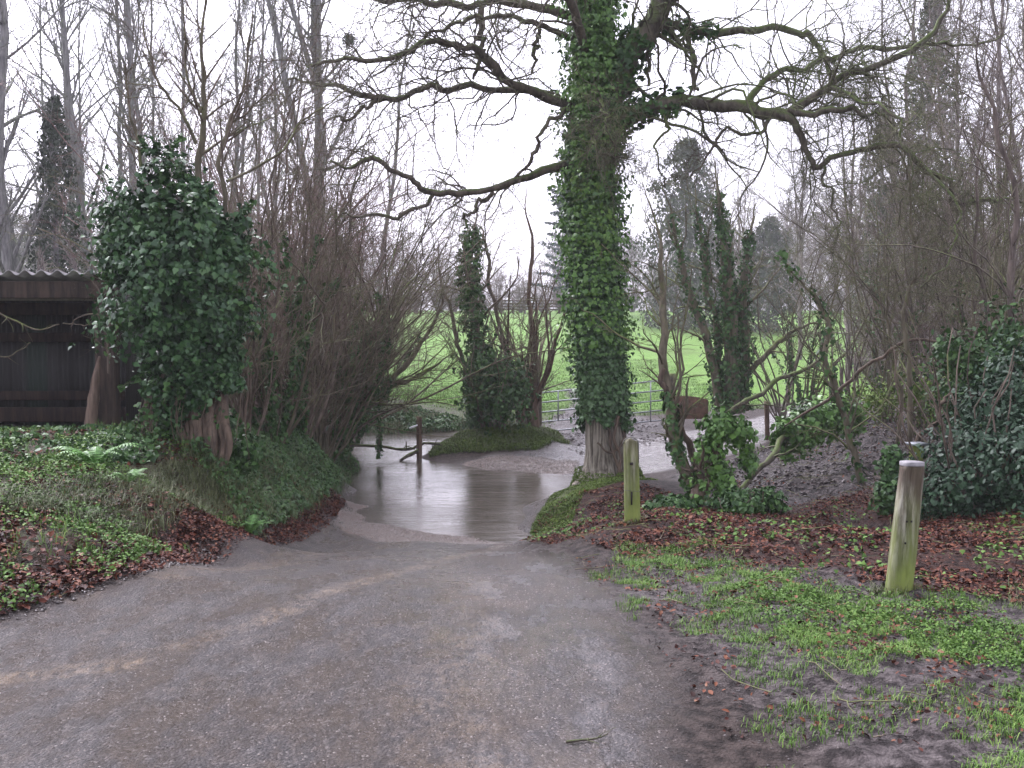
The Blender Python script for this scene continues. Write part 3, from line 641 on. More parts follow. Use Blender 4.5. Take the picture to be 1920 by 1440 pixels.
V = np.stack([tp_[:, 0:1] + R * np.cos(a), tp_[:, 1:2] + R * np.sin(a), np.broadcast_to(zz, R.shape)], -1).reshape(-1, 3)
i_ = (np.arange(419) * sides)[:, None]; k_ = np.arange(sides)[None]; q = np.stack([i_ + k_, i_ + (k_ + 1) % sides, i_ + sides + (k_ + 1) % sides, i_ + sides + k_], -1).reshape(-1, 4)
mk('trunk', V, q, M['bark'], oak)
LIMBS = [  # (points (px, py, depth offset, thickness px), mossy right side?, twig density)
 ([(1125, 265, 0, 62), (1150, 190, -.1, 56), (1180, 110, -.2, 50), (1215, 50, -.3, 46), (1255, -10, -.4, 42), (1310, -90, -.6, 34), (1380, -190, -.8, 20)], 1, .5),
 ([(1120, 265, 0, 52), (1160, 230, -.2, 46), (1200, 208, -.4, 38), (1260, 190, -.6, 30), (1330, 194, -.7, 28), (1400, 208, -.8, 28), (1445, 210, -.9, 26), (1482, 203, -1, 24), (1530, 178, -1.0, 20), (1570, 150, -1.0, 18), (1610, 135, -1, 16), (1660, 108, -1, 15), (1740, 65, -1, 13), (1780, 20, -1, 9), (1800, -40, -1, 5)], 1, 1.1),
 ([(1395, 205, -.8, 18), (1420, 165, -.7, 15), (1455, 138, -.5, 13), (1500, 125, -.3, 12), (1560, 108, -.1, 12), (1620, 96, .1, 11), (1700, 88, .3, 9), (1790, 84, .4, 6), (1880, 60, .5, 4)], 1, 1.1),
 ([(1480, 206, -1, 15), (1520, 216, -1.2, 14), (1580, 208, -1.3, 13), (1632, 214, -1.4, 7), (1680, 235, -1.4, 4)], 1, 1.2),
 ([(1440, 212, -.9, 22), (1482, 222, -1, 19), (1500, 255, -1, 16), (1520, 290, -1, 14), (1545, 310, -1.1, 13), (1590, 292, -1.2, 12), (1645, 278, -1.3, 14), (1700, 290, -1.3, 13), (1745, 318, -1.4, 12), (1775, 345, -1.4, 11), (1787, 378, -1.4, 8), (1800, 400, -1.4, 4)], 1, 1.2),
 ([(1782, 375, -1.4, 8), (1810, 380, -1.4, 9), (1850, 374, -1.4, 9), (1905, 370, -1.4, 6), (1950, 380, -1.3, 3)], 1, 1.2),
 ([(1195, 75, -.2, 24), (1230, 48, .1, 22), (1290, 56, .3, 19), (1350, 62, .5, 18), (1430, 53, .6, 17), (1490, 58, .7, 16), (1525, 80, .7, 15), (1548, 112, .6, 13), (1560, 160, .4, 6)], 1, .9),
 ([(1290, 60, .3, 12), (1296, 90, .3, 11), (1304, 130, .2, 10), (1303, 175, .1, 7)], 0, .6),
 ([(1205, 55, 0, 10), (1212, 100, -.2, 9), (1211, 165, -.3, 6)], 0, .4),
 ([(1080, 205, 0, 26), (1040, 188, -.1, 21), (990, 168, -.2, 19), (940, 140, -.4, 18), (910, 112, -.6, 16), (888, 90, -.7, 14), (840, 84, -.8, 12), (780, 88, -.9, 11), (700, 104, -1, 10), (640, 110, -1.1, 8), (580, 122, -1.2, 5)], 0, 1.2),
 ([(1080, 200, 0, 20), (1020, 176, .1, 16), (950, 168, .3, 14), (900, 164, .4, 13), (850, 161, .5, 13), (800, 170, .5, 12), (740, 181, .6, 12), (700, 180, .6, 11), (650, 172, .6, 9), (600, 158, .6, 7), (540, 150, .6, 4)], 0, 1.5),
 ([(722, 184, .6, 9), (685, 204, .6, 8), (650, 220, .6, 6), (600, 238, .6, 3)], 0, 1.2),
 ([(1085, 305, 0, 22), (1050, 310, -.1, 18), (1015, 322, -.2, 17), (960, 344, -.4, 15), (900, 357, -.6, 14), (840, 360, -.8, 13), (795, 356, -.9, 12), (765, 333, -1, 11), (730, 310, -1, 10), (690, 302, -1, 9), (655, 316, -1, 7), (620, 305, -1, 5)], 0, .9),
 ([(925, 362, -.5, 9), (885, 394, -.7, 8), (870, 425, -.8, 4)], 0, .8),
 ([(818, 360, -.8, 8), (790, 388, -.9, 8), (750, 402, -.9, 8), (690, 408, -.9, 6), (640, 402, -.9, 3)], 0, .9),
 ([(960, 342, -.4, 6), (1000, 290, -.6, 8), (1030, 240, -.5, 9), (1062, 200, -.2, 9)], 0, .8),
 ([(1085, 35, 0, 20), (1010, 16, .1, 17), (940, 6, .2, 15), (880, 10, .2, 14), (800, 4, .3, 13), (720, 0, .4, 11), (640, -20, .5, 8), (560, -30, .6, 4)], 0, 1.2),
 ([(1080, 75, 0, 14), (1010, 46, -.3, 12), (960, 30, -.5, 10), (900, 30, -.6, 9), (850, 42, -.7, 8), (800, 66, -.8, 6), (750, 100, -.8, 5), (700, 142, -.8, 3)], 0, 1.2),
 ([(905, 5, .2, 13), (898, 50, .1, 13), (903, 95, .0, 12), (893, 150, -.1, 5)], 0, .6),
 ([(1010, 42, -.3, 9), (1008, 90, -.3, 9), (1000, 140, -.3, 5)], 0, .8),
 ([(1105, 120, -.1, 20), (1060, -20, -1.0, 16), (1010, -60, -2.0, 12), (940, -90, -3.0, 8)], 0, .8),
 ([(1120, 180, -.1, 14), (1128, 200, -.9, 9), (1140, 235, -1.5, 5), (1150, 290, -1.6, 3)], 2, 2.2),
 ([(1120, 250, -.1, 12), (1110, 265, -.9, 8), (1125, 280, -1.3, 5), (1165, 300, -1.5, 3)], 2, 2.2),
 ([(1560, 165, -1, 12), (1620, 190, -1.6, 8), (1680, 240, -2.2, 6), (1700, 330, -2.4, 4), (1690, 420, -2.4, 3)], 2, 1.6),
 ([(1545, 310, -1.1, 8), (1552, 350, -1.4, 6), (1570, 420, -1.6, 4), (1560, 480, -1.6, 3)], 2, 1.6),
 ([(1740, 320, -1.4, 7), (1800, 400, -2.4, 6), (1780, 470, -2.8, 4), (1720, 540, -3.0, 3)], 2, 1.6),
 ([(1240, 195, -.5, 8), (1250, 240, -.8, 6), (1230, 300, -1.0, 4), (1250, 360, -1.0, 3)], 2, 1.2),
 ([(1450, 212, -.9, 9), (1420, 250, -1.0, 8), (1370, 250, -1.1, 6), (1330, 280, -1.1, 5), (1300, 330, -1.1, 3)], 0, 1.6),
]
for pts, kind_, dens in LIMBS:
    path, rr = tr(pts, 40 if len(pts) > 6 else 24, gn=.035); rr = rr * (1 + .10 * (vnoise(np.arange(len(rr)) * .45, rr * 0 + len(LIMBS) + pts[0][0], 1, 3) - .5) * 2)
    rr = rr * (.84 if kind_ else .92); b0 = Br(path[None], rr[None])
    mt = M['limb_r'] if kind_ else M['limb']
    mb = MB(); add_tubes(mb, b0.pts, b0.rad, 9); lo = mb.build('limb', mt, oak)
    tw = MB(); L = b0.L[0]
    droop = .05 if kind_ else .045
    bias = (.12, 0, .12) if kind_ else (-.45, 0, -.06)
    if kind_ == 2: bias = (0, 0, 0)
    b1 = spawn(b0, max(4, int(L * (7.6 if kind_ == 1 else 6.0) * dens)), rng, t=(.12, 1), ang=(52, 18), lr=(.36, .14), rr=.24 if kind_ == 1 else .30, Pn=12, wander=.30, grav=droop, rmin=.0048, maxL=2.2, lmin=.35, bias=bias, taperlen=.3)
    b2 = spawn(b1, 8, rng, t=(.12, 1), ang=(48, 18), lr=(.5, .15), rr=.5, Pn=8, wander=.3, grav=.02, rmin=.0034, lmin=.15, maxL=1.0)
    b3 = spawn(b2, 4, rng, t=(.2, 1), ang=(45, 18), lr=(.5, .15), rr=.6, Pn=5, wander=.3, rmin=.0024, lmin=.08, maxL=.35)
    add_tubes(tw, b1.pts, b1.rad, 5); add_tubes(tw, b2.pts, b2.rad, 4); add_tubes(tw, b3.pts, b3.rad, 3)
    tw.build('twigs', M['twig_l'] if kind_ == 2 else (M['limb_r'] if kind_ else M['twig']), lo)
mb = MB(); K = 30000
idx = (tp_[:, 2] > P(0, 815, OY)[2]) 
ipath, irad = tp_[idx], tr_[idx]
ivy_on(mb, ipath, irad * .86, 26000, .055, rng, .12, hang=.9, clump=False, t0=.20, jag=.22)
ivy_on(mb, ipath, irad + .03, 15000, .055, rng, .32, hang=.7, t0=.15)
mb.build('ivy', M['ivy_light'], oak)
mb = MB(); ivy_on(mb, ipath, irad * .92, 12000, .055, rng, .11, hang=.9, clump=False, t0=0.0, t1=.36, jag=.05); ivy_on(mb, ipath, irad + .03, 5500, .055, rng, .18, hang=.7, t0=.0, t1=.55, jag=.07)
mb.build('ivy', M['ivy_mid'], oak)
mb = MB()
for li, n, t1 in ((0, 1100, .45), (1, 700, .25), (6, 500, .35)):
    path, rr = tr(LIMBS[li][0], 26, gn=.0); ivy_on(mb, path, rr, n, .07, rng, .12, t1=t1)
mb.build('limb_ivy', M['ivy'], oak)
mb = MB(); lowp = tp_[:, 2] < base_z + .42
ivy_on(mb, tp_[lowp], tr_[lowp] * 1.28 + .02, 9000, .03, rng, .03, 'kite', hang=.2, t1=.8, t0=.1)
mb.build('moss_skirt', M['moss'], oak)
mb = MB()   # bare ivy stems crossing the lower trunk
for pts in ([(1158, 905, -.42, 6), (1162, 860, -.37, 6), (1150, 820, -.36, 6), (1160, 780, -.34, 6)], [(1170, 895, -.35, 7), (1150, 850, -.38, 6), (1138, 800, -.37, 5)], [(1120, 830, -.37, 4), (1150, 850, -.38, 4), (1172, 820, -.3, 4)], [(1178, 900, -.25, 7), (1176, 850, -.2, 6), (1166, 790, -.2, 6)]):
    p_, r_ = tr(pts, 16, gn=.01); add_tubes(mb, p_[None], r_[None], 6)
mb.build('ivy_stem', M['deadwood'], oak)

# ------------------------------------------------------------------ generic trees and shrubs
def stem_line(rng, L, r, n=12, lean=(0, 0), wob=.04, tip=.25, base=(0, 0, 0)):
    z = np.linspace(0, L, n); p = np.stack([z * lean[0], z * lean[1], z], 1) + smooth1(rng, n, wob) * (np.linspace(0, 1, n)[:, None] ** .5) * np.array([[1, 1, .2]]) + np.array(base)
    return p, r * np.linspace(1, tip, n)
def tall_tree(name, label, loc, seed, h=20, r=.18, mat='alder', nb=42, lr=.17, fork=0, lean=(0, 0), ang=42, dens=1.0, group=None, ivy=0, up=.08, rmin=.006, t0=.12, cat='tree', ivymat='ivy_far', ivyt=.7):
    rng = np.random.default_rng(seed); th = thing(name, label, cat, loc, group); loc = np.array(loc)
    p, rr = stem_line(rng, h, r, 16, lean, .12, .18, loc); p[0, 2] -= .3
    P0, R0 = [p], [rr]
    for f in range(fork):
        i = 4 + f * 2; d = rng.normal(0, .12, 2) + np.array([.18, 0]) * (1 if f % 2 else -1)
        q, qr = stem_line(rng, h * (.8 - .1 * f), rr[i] * .7, 16, (lean[0] + d[0], lean[1] + d[1]), .1, .2, p[i]); P0.append(q); R0.append(qr)
    b0 = Br(np.array(P0), np.array(R0)); mb = MB(); add_tubes(mb, b0.pts, b0.rad, 8); mb.build('trunk', M[mat], th)
    b1 = spawn(b0, nb, rng, t=(t0, .98), ang=(ang, 12), lr=(lr, .05), rr=.38, Pn=8, wander=.12, up=up, rmin=.012, lmin=.6, taperlen=.55)
    b2 = spawn(b1, int(6 * dens), rng, t=(.15, 1), ang=(38, 14), lr=(.42, .12), rr=.5, Pn=6, wander=.17, up=.03, rmin=rmin * 1.3, lmin=.3)
    b3 = spawn(b2, int(4 * dens), rng, t=(.1, 1), ang=(38, 14), lr=(.45, .12), rr=.6, Pn=4, wander=.2, rmin=rmin, lmin=.15)
    mb = MB(); add_tubes(mb, b1.pts, b1.rad, 4); add_tubes(mb, b2.pts, b2.rad, 3); add_tubes(mb, b3.pts, b3.rad, 3)
    mb.build('crown', M[mat], th)
    if ivy:
        mb = MB(); ivy_on(mb, p, rr, ivy, .13, rng, .55 if ivy > 3000 else .3, 'kite', 0, ivyt); mb.build('ivy', M[ivymat], th)
    return th
def coppice(name, label, loc, seed, h=4, ns=18, r=.03, spread=.42, mat='hazel', dens=1.0, lean=(0, 0), group=None, ivy=0, rmin=.003, wander=.15, cat='shrub', grav=.0, base=.18, K=(9, 5, 3), twmat=None, tw0=.12):
    rng = np.random.default_rng(seed); th = thing(name, label, cat, loc, group); loc = np.array(loc)
    az = rng.uniform(0, 2 * pi, ns); sp = rng.uniform(.05, 1, ns) * spread; n = 12
    L = h * rng.uniform(.55, 1.05, ns); d = nrm(np.stack([np.cos(az) * sp + lean[0], np.sin(az) * sp + lean[1], np.ones(ns)], 1))
    pts = np.zeros((ns, n, 3)); pts[:, 0] = loc + np.stack([np.cos(az), np.sin(az), 0 * az], 1) * (sp / max(spread, .01))[:, None] * base - np.array([0, 0, .1])
    for j in range(1, n):
        d = nrm(d + rng.normal(0, wander, (ns, 3)) + np.array([lean[0] * .06, lean[1] * .06, .02 - grav])); pts[:, j] = pts[:, j - 1] + d * (L / (n - 1))[:, None]
    rad = (r * rng.uniform(.45, 1.2, ns))[:, None] * np.linspace(1, .25, n)[None]
    b0 = Br(pts, rad); mb = MB(); add_tubes(mb, b0.pts, b0.rad, 6); mb.build('stems', M[mat], th)
    b1 = spawn(b0, int(K[0] * dens), rng, t=(tw0, 1), ang=(35, 14), lr=(.3, .1), rr=.45, Pn=7, wander=.14, up=.04, rmin=rmin * 1.5, lmin=.25)
    b2 = spawn(b1, K[1], rng, t=(.1, 1), ang=(38, 14), lr=(.42, .13), rr=.55, Pn=5, wander=.2, rmin=rmin * 1.15, lmin=.15)
    mb = MB(); add_tubes(mb, b1.pts, b1.rad, 4); add_tubes(mb, b2.pts, b2.rad, 3)
    if K[2]:
        b3 = spawn(b2, K[2], rng, t=(.1, 1), ang=(38, 14), lr=(.45, .12), rr=.6, Pn=4, wander=.2, rmin=rmin, lmin=.08); add_tubes(mb, b3.pts, b3.rad, 3)
    mb.build('twigs', M[twmat or mat], th)
    if ivy:
        mb = MB()
        for k in range(min(ns, 5)): ivy_on(mb, pts[k], rad[k], ivy // 5, .06, rng, .1, 'ivy', 0, .6)
        mb.build('ivy', M['ivy'], th)
    return th
def gp(px, Y):
    x = (px - 960) / FPX * Y; return (x, Y, Hs(x, Y))
def recopy(proto, loc, rz, s, label, group=None):
    c = copy_tree(proto); c.location = loc; c.rotation_euler = (0, 0, rz); c.scale = (s, s, s) if np.isscalar(s) else s
    c['label'] = label
    if group: c['group'] = group
    return c

# left-hand tall trees behind the shed
LT = [(18, 34, 22, .26, 'grey tall trunk at the far left edge above the shed roof', 11, (0.0, 0), 0),
      (60, 36, 22, .20, 'tall bare tree leaning left just right of the leftmost trunk', 12, (-.13, 0), 1),
      (139, 42, 24, .18, 'straight bare trunk rising out of the dark ivy column at left', 13, (-.01, 0), 0),
      (190, 38, 23, .18, 'bare trunk leaning left just right of the dark ivy column', 14, (-.09, 0), 0),
      (232, 44, 24, .14, 'thin straight bare trunk left of the ivy bush top', 15, (0, 0), 0),
      (268, 40, 24, .20, 'sturdy bare trunk directly above the peak of the ivy bush', 16, (-.03, 0), 0),
      (318, 42, 24, .15, 'thin bare trunk leaning left above the right shoulder of the ivy bush', 17, (-.10, 0), 0)]
LT += [(85, 54, 25, .11, 'thin bare tree just left of the dark ivy column', 18, (.01, 0), 0), (165, 52, 25, .10, 'thin upright stem just right of the dark ivy column', 19, (.0, 0), 0),
       (296, 50, 26, .11, 'thin upright stem right of the trunk above the ivy bush peak', 20, (.01, 0), 0), (352, 46, 25, .12, 'upright bare tree above the right shoulder of the ivy bush', 25, (.0, 0), 0), (395, 52, 25, .11, 'slender bare tree just right of the ivy bush top', 26, (-.02, 0), 1), (478, 50, 24, .12, 'slender bare tree over the brown thicket left of the forked tree', 27, (.03, 0), 1)]
for px, Y, h, r, lab, sd_, ln, fk in LT:
    tall_tree('bare_tree', lab, gp(px, Y), sd_, h, r, 'alder', 50, .19, fk, ln, dens=1.45, group='tall bare trees behind the shed', up=.1, rmin=.007)
tall_tree('bare_tree', 'pale forked tall tree behind the brown shrubs carrying a mistletoe ball', gp(598, 46), 21, 25, .34, 'alder', 40, .2, 3, (0, 0), dens=1.2, group='tall bare trees behind the shrubs', rmin=.008)
tall_tree('bare_tree', 'slim grey tree leaning right seen through the oak limbs left of centre', gp(700, 52), 22, 22, .15, 'alder', 34, .16, 0, (.10, 0), group='tall bare trees behind the shrubs', rmin=.009)
tall_tree('bare_tree', 'tall bare tree above the shrubs at left of the pale forked one', gp(440, 48), 23, 22, .16, 'alder', 46, .2, 2, (0.02, 0), dens=1.1, group='tall bare trees behind the shrubs', rmin=.009)
tall_tree('bare_tree', 'faint bare tree between the ivy bush and the pale forked one', gp(520, 56), 24, 22, .16, 'alder', 46, .2, 2, (0.0, 0), group='tall bare trees behind the shrubs', rmin=.009)
# mistletoe
mc_ = P(655, 75, 45.5); mb = MB(); rg = np.random.default_rng(8); C = mc_ + rg.normal(0, .17, (900, 3)); leaves(mb, C, rg.normal(0, 1, (900, 3)), .09, rg, 'kite', 0, 1)
tag(mb.build('mistletoe', M['spruce'], None, mc_), 'round green mistletoe ball high in the pale forked tree', 'mistletoe')
# dark ivy column at the left
def ivy_column(label, loc, seed, h, wr, n, size=.16, mat='ivy_far', group=None, top=.15, name='ivy_clad_tree'):
    rng = np.random.default_rng(seed); th = thing(name, label, 'tree', loc, group); loc = np.array(loc)
    p, rr = stem_line(rng, h * 1.05, .16, 14, (0, 0), .08, .3, loc); mb = MB(); add_tubes(mb, p[None], rr[None], 8); mb.build('trunk', M['alder'], th)
    b1 = spawn(Br(p[None], rr[None]), 60, rng, t=(.1, 1), ang=(65, 12), lr=(.12, .04), rr=.3, Pn=6, wander=.1, up=.06, rmin=.012, lmin=.5, maxL=wr * 1.7)
    b2 = spawn(b1, 9, rng, t=(.3, 1), ang=(40, 14), lr=(.6, .12), rr=.5, Pn=5, wander=.2, rmin=.008, lmin=.3); mb = MB(); add_tubes(mb, b1.pts, b1.rad, 4); add_tubes(mb, b2.pts, b2.rad, 3); mb.build('crown', M['alder'], th)
    t = rng.uniform(0, 1, n * 2); az = rng.uniform(0, 2 * pi, n * 2)
    prof = wr * np.clip(1.15 - t ** 2.2, top, 1) * (.55 + .9 * vnoise(t * h * .9, az * 1.4, 1, seed)) ; k = vnoise(t * h * 1.4, az * 2, 1, seed + 4) + rng.uniform(-.2, .2, n * 2) > .4
    t, az, prof = t[k][:n], az[k][:n], prof[k][:n]; s = rng.uniform(.25, 1, len(t)) ** .6
    C = loc + np.stack([np.cos(az) * prof * s, np.sin(az) * prof * s, t * h], 1) + rng.normal(0, .08, (len(t), 3)); d = np.stack([np.cos(az), np.sin(az), 0 * az + .3], 1)
    mb = MB(); leaves(mb, C, d, size * rng.uniform(.6, 1.3, len(C)), rng, 'kite', .5, .6); mb.build('ivy', M[mat], th); return th
ivy_column('dark ivy-covered tree forming a ragged column above the shed', gp(112, 34), 31, 9.6, .95, 6500)

# ------------------------------------------------------------------ ivy bush on the stump at the left
rng = np.random.default_rng(3)
by = 11.5; bl = P(345, 800, by); bl[2] = Hs(bl[0], by)
th = thing('ivy_stump', 'big dark glossy ivy bush smothering an old stump beside the shed', 'ivy-covered stump', bl)
def el(px, py, rx, rz, ry=None, Y=by):
    if Y == by: px = 338 + (px - 338) * .9; rx *= .9
    c = P(px, py, Y); k = Y / FPX; return (c, (rx * k, (ry or rx) * k, rz * k))
ells = [el(285, 345, 52, 62), el(300, 410, 95, 75), el(395, 425, 75, 62), el(235, 455, 62, 62), el(345, 490, 132, 90, 110), el(430, 465, 54, 72), el(330, 580, 120, 90, 100), el(395, 600, 75, 95), el(335, 670, 78, 85, 70), el(330, 735, 58, 50, 50), el(385, 730, 44, 44, 44), el(205, 490, 30, 35), el(465, 420, 24, 20), el(225, 400, 30, 30), el(425, 680, 34, 34), el(445, 720, 24, 24)]
mb = MB(); blob_leaves(mb, ells, 30000, .062, rng, 'ivy', (.70, 1.16), .55, .45, .7, holes=.42)
blob_leaves(mb, ells, 5000, .055, rng, 'ivy', (.95, 1.3), .7, .6, .7, holes=.5)
blob_leaves(mb, [(c, tuple(np.array(r) * .75)) for c, r in ells], 5000, .08, rng, 'ivy', (.7, 1.0), .6, .1, .5)
mb.build('ivy', M['ivy_dark'], th)
mb = MB(); S = []
for pts in ([(372, 400, 0, 14), (370, 330, 0, 13), (372, 270, 0, 12), (378, 180, 0, 9), (380, 90, 0, 6), (384, 0, .1, 5), (388, -80, .1, 4)],
            [(420, 410, 0, 8), (422, 350, 0, 8), (410, 290, 0, 8), (425, 250, .1, 8), (450, 190, .2, 5), (462, 110, .2, 4), (470, 20, .2, 3)],
            [(265, 320, 0, 7), (258, 260, .1, 6), (245, 200, .1, 4), (235, 120, .1, 3)],
            [(368, 270, 0, 7), (340, 210, -.1, 6), (305, 165, -.2, 5), (285, 120, -.2, 4), (270, 60, -.2, 3), (262, 0, -.2, 2)],
            [(425, 340, 0, 6), (470, 320, .2, 5), (530, 285, .3, 5), (560, 240, .4, 4), (600, 205, .4, 3), (650, 165, .5, 2)],
            [(422, 260, .1, 5), (440, 230, .2, 4), (490, 190, .2, 3), (540, 120, .2, 2)],
            [(370, 200, 0, 5), (355, 140, .1, 4), (350, 60, .2, 3), (345, -40, .2, 2)]):
    p_, r_ = tr(pts, 18, by, .02); S.append((p_, r_))
add_tubes(mb, np.array([s[0] for s in S]), np.array([s[1] for s in S]), 8); mb.build('stems', M['hazel_g'], th)
b0 = Br(np.array([s[0] for s in S]), np.array([s[1] for s in S]))
b1 = spawn(b0, 18, rng, t=(.2, 1), ang=(40, 12), lr=(.35, .1), rr=.5, Pn=8, wander=.09, up=.03, rmin=.004, lmin=.3); b2 = spawn(b1, 5, rng, t=(.15, 1), ang=(38, 12), lr=(.4, .1), rr=.55, Pn=6, wander=.12, rmin=.003, lmin=.15)
b3 = spawn(b2, 3, rng, t=(.1, 1), ang=(38, 12), lr=(.4, .1), rr=.6, Pn=4, wander=.12, rmin=.0024, lmin=.08)
mb = MB(); add_tubes(mb, b1.pts, b1.rad, 4); add_tubes(mb, b2.pts, b2.rad, 3); add_tubes(mb, b3.pts, b3.rad, 3); mb.build('twigs', M['hazel'], th)
mb = MB(); sh_ = Br(np.array([s_[0] for s_ in S]), np.array([s_[1] for s_ in S])); q0 = []
for k in range(46):
    c_, r_ = ells[rng.integers(0, 10)]; d_ = nrm(np.array([rng.normal(0, 1), -abs(rng.normal(0, .6)), rng.normal(.1, .7)])); p0_ = c_ + d_ * np.array(r_) * .85; tt_ = np.linspace(0, 1, 8)[:, None]; L_ = rng.uniform(.15, .42)
    q0.append(p0_ + d_ * tt_ * L_ + np.array([[0, 0, -1.0]]) * tt_ ** 2 * L_ * rng.uniform(-.2, .7))
q0 = np.array(q0); add_tubes(mb, q0, np.full(q0.shape[:2], .003), 4); mb.build('shoots', M['hazel'], th)
mb = MB()
for q_ in q0: ivy_on(mb, q_, .002, 26, .05, rng, .04, clump=False)
mb.build('shoot_leaves', M['ivy'], th)
mb = MB(); R_ = []
for k in range(26):       # gnarled stump and roots that grip the bank
    x0 = rng.uniform(270, 420); y1 = 800 + rng.uniform(40, 150) * (1 if x0 > 330 else .5)
    pts = [(x0 * .5 + 180, 690, 0, 20), (x0, 770, -.0, 13), (x0 + rng.uniform(-12, 16), 830, -.15 - rng.uniform(0, .1), 10), (x0 + rng.uniform(-20, 30), y1, -.42, 6)]
    if k < 9: pts = [(350 + k * 8, 740, .1, 26), (352 + k * 9, 800, -.15 - .03 * (k % 3), 10 + 5 * (k % 3)), (358 + k * 8, 870, -.30 - .08 * (k % 2), 12 - 4 * (k % 2)), (366 + k * 6, 925 + 9 * (k % 4), -.5, 7), (372 + k * 3, 985, -.6, 5)]
    p_, r_ = tr(pts, 18, by, .015); R_.append((p_, r_))
add_tubes(mb, np.array([s[0] for s in R_]), np.array([s[1] for s in R_]), 9); mb.build('root', M['deadwood'], th)
mb = MB(); blob_leaves(mb, [el(300, 800, 50, 34, Y=11.4), el(420, 800, 40, 40, Y=11.5), el(340, 850, 60, 22, Y=11.35), el(455, 850, 34, 40, Y=11.7)], 2200, .06, rng, 'ivy', (.5, 1.2), .7, .4, .7); mb.build('hanging_ivy', M['ivy'], th)
mb = MB(); hp = []
for k in range(24):
    x0 = rng.uniform(265, 300) if k < 10 else rng.uniform(250, 470); pts = [(x0 + 6, 740, -.2, 1.6), (x0 + rng.uniform(-9, 9), 790, -.33, 1.6), (x0 - rng.uniform(-16, 18), 840 + rng.uniform(-30, 30), -.42, 1)]
    p_, r_ = tr(pts, 10, by, .01); hp.append((p_, r_))
add_tubes(mb, np.array([s[0] for s in hp]), np.array([s[1] for s in hp]), 5); mb.build('hanging_root', M['deadwood'], th)

# ------------------------------------------------------------------ shed
SY = 13.5
sl = P(200, 835, SY); sg = .05
shed = thing('open_shed', 'dark open-fronted timber shed with a corrugated roof at left', 'shed', (sl[0], SY, Hs(sl[0], SY)))
def wz(py, Y=SY): return P(0, py, Y)[2]
xr = P(205, 0, SY)[0]; xl = xr - 5.6
def corr(x0, x1, y0, y1, z0, z1, per, amp, th_=.008, dirz=False, n=None):
    n = n or int(abs(x1 - x0) / per * 10); x = np.linspace(x0, x1, n); wv = amp * np.cos(2 * pi * (x - x0) / per)
    if dirz: A = np.stack([x, y0 + wv, 0 * x + z0], 1); B = np.stack([x, y1 + wv, 0 * x + z1], 1); o_ = np.array([0, th_, 0])
    else: A = np.stack([x, 0 * x + y0, z0 + wv], 1); B = np.stack([x, 0 * x + y1, z1 + wv], 1); o_ = np.array([0, 0, th_])
    V = np.concatenate([A, B, A + o_, B + o_]); k = np.arange(n - 1)
    F = np.concatenate([np.stack([k, k + 1, n + k + 1, n + k], 1), np.stack([2 * n + k, 3 * n + k, 3 * n + k + 1, 2 * n + k + 1], 1), np.stack([k, 2 * n + k, 2 * n + k + 1, k + 1], 1), np.stack([n + k, n + k + 1, 3 * n + k + 1, 3 * n + k], 1)])
    return V, F
V, F = corr(xl, xr + .02, SY - .28, SY + 3.4, wz(514), wz(514) - .45, .215, .034, .010); mk('roof', V, F, M['roof'], shed)
def shed_part(name, c, s, mat='shedwood', rz=0, ry=0):
    mb = MB(); V, F = box_arrays(c, s, rz, ry); mb.add(V, F); o = mb.build(name, M[mat], shed, smooth=False)
    bv = o.modifiers.new('bevel', 'BEVEL'); bv.width = .012; bv.segments = 2; return o
zt = wz(525)
shed_part('beam', ((xl + xr) / 2, SY - .12, (wz(528) + wz(560)) / 2), (xr - xl + .1, .07, wz(528) - wz(560)), 'shedbrown')
shed_part('beam', ((xl + xr) / 2, SY + 1.45, wz(575)), (xr - xl, .08, .18))
for k, dx in enumerate((-.06, -1.95, -3.9)): shed_part('post', (xr + dx - .06, SY - .02, (zt - .12 + .0) / 2), (.26 if k == 0 else .16, .2, zt - .05 - 0 + .3), 'shedbrown')
for zz_ in (.62, 1.5): shed_part('rail', ((xl + xr) / 2, SY + 1.5, zz_), (xr - xl, .06, .14))
rs = np.random.default_rng(5)
x = xl
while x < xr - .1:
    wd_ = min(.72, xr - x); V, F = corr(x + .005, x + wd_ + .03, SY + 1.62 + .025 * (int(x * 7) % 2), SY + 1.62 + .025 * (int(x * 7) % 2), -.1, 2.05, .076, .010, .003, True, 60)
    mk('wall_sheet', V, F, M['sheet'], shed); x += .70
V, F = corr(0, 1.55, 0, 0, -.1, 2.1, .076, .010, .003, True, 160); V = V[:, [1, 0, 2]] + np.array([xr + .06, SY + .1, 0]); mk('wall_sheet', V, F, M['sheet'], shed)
shed_part('board', ((xl + xr) / 2, SY + 1.3, .35), (xr - xl, .05, .22))
# leaning split log
p_, r_ = tr([(166, 826, -.3, 22), (170, 790, -.3, 22), (176, 740, -.3, 19), (181, 700, -.28, 13), (186, 668, -.26, 4)], 16, SY, .002)
mb = MB(); add_tubes(mb, p_[None], np.maximum(r_[None], .01), 9, True)
tag(mb.build('log', M['paleLog'], None, p_[0]), 'pale split log leaning upright against the shed corner post', 'log')
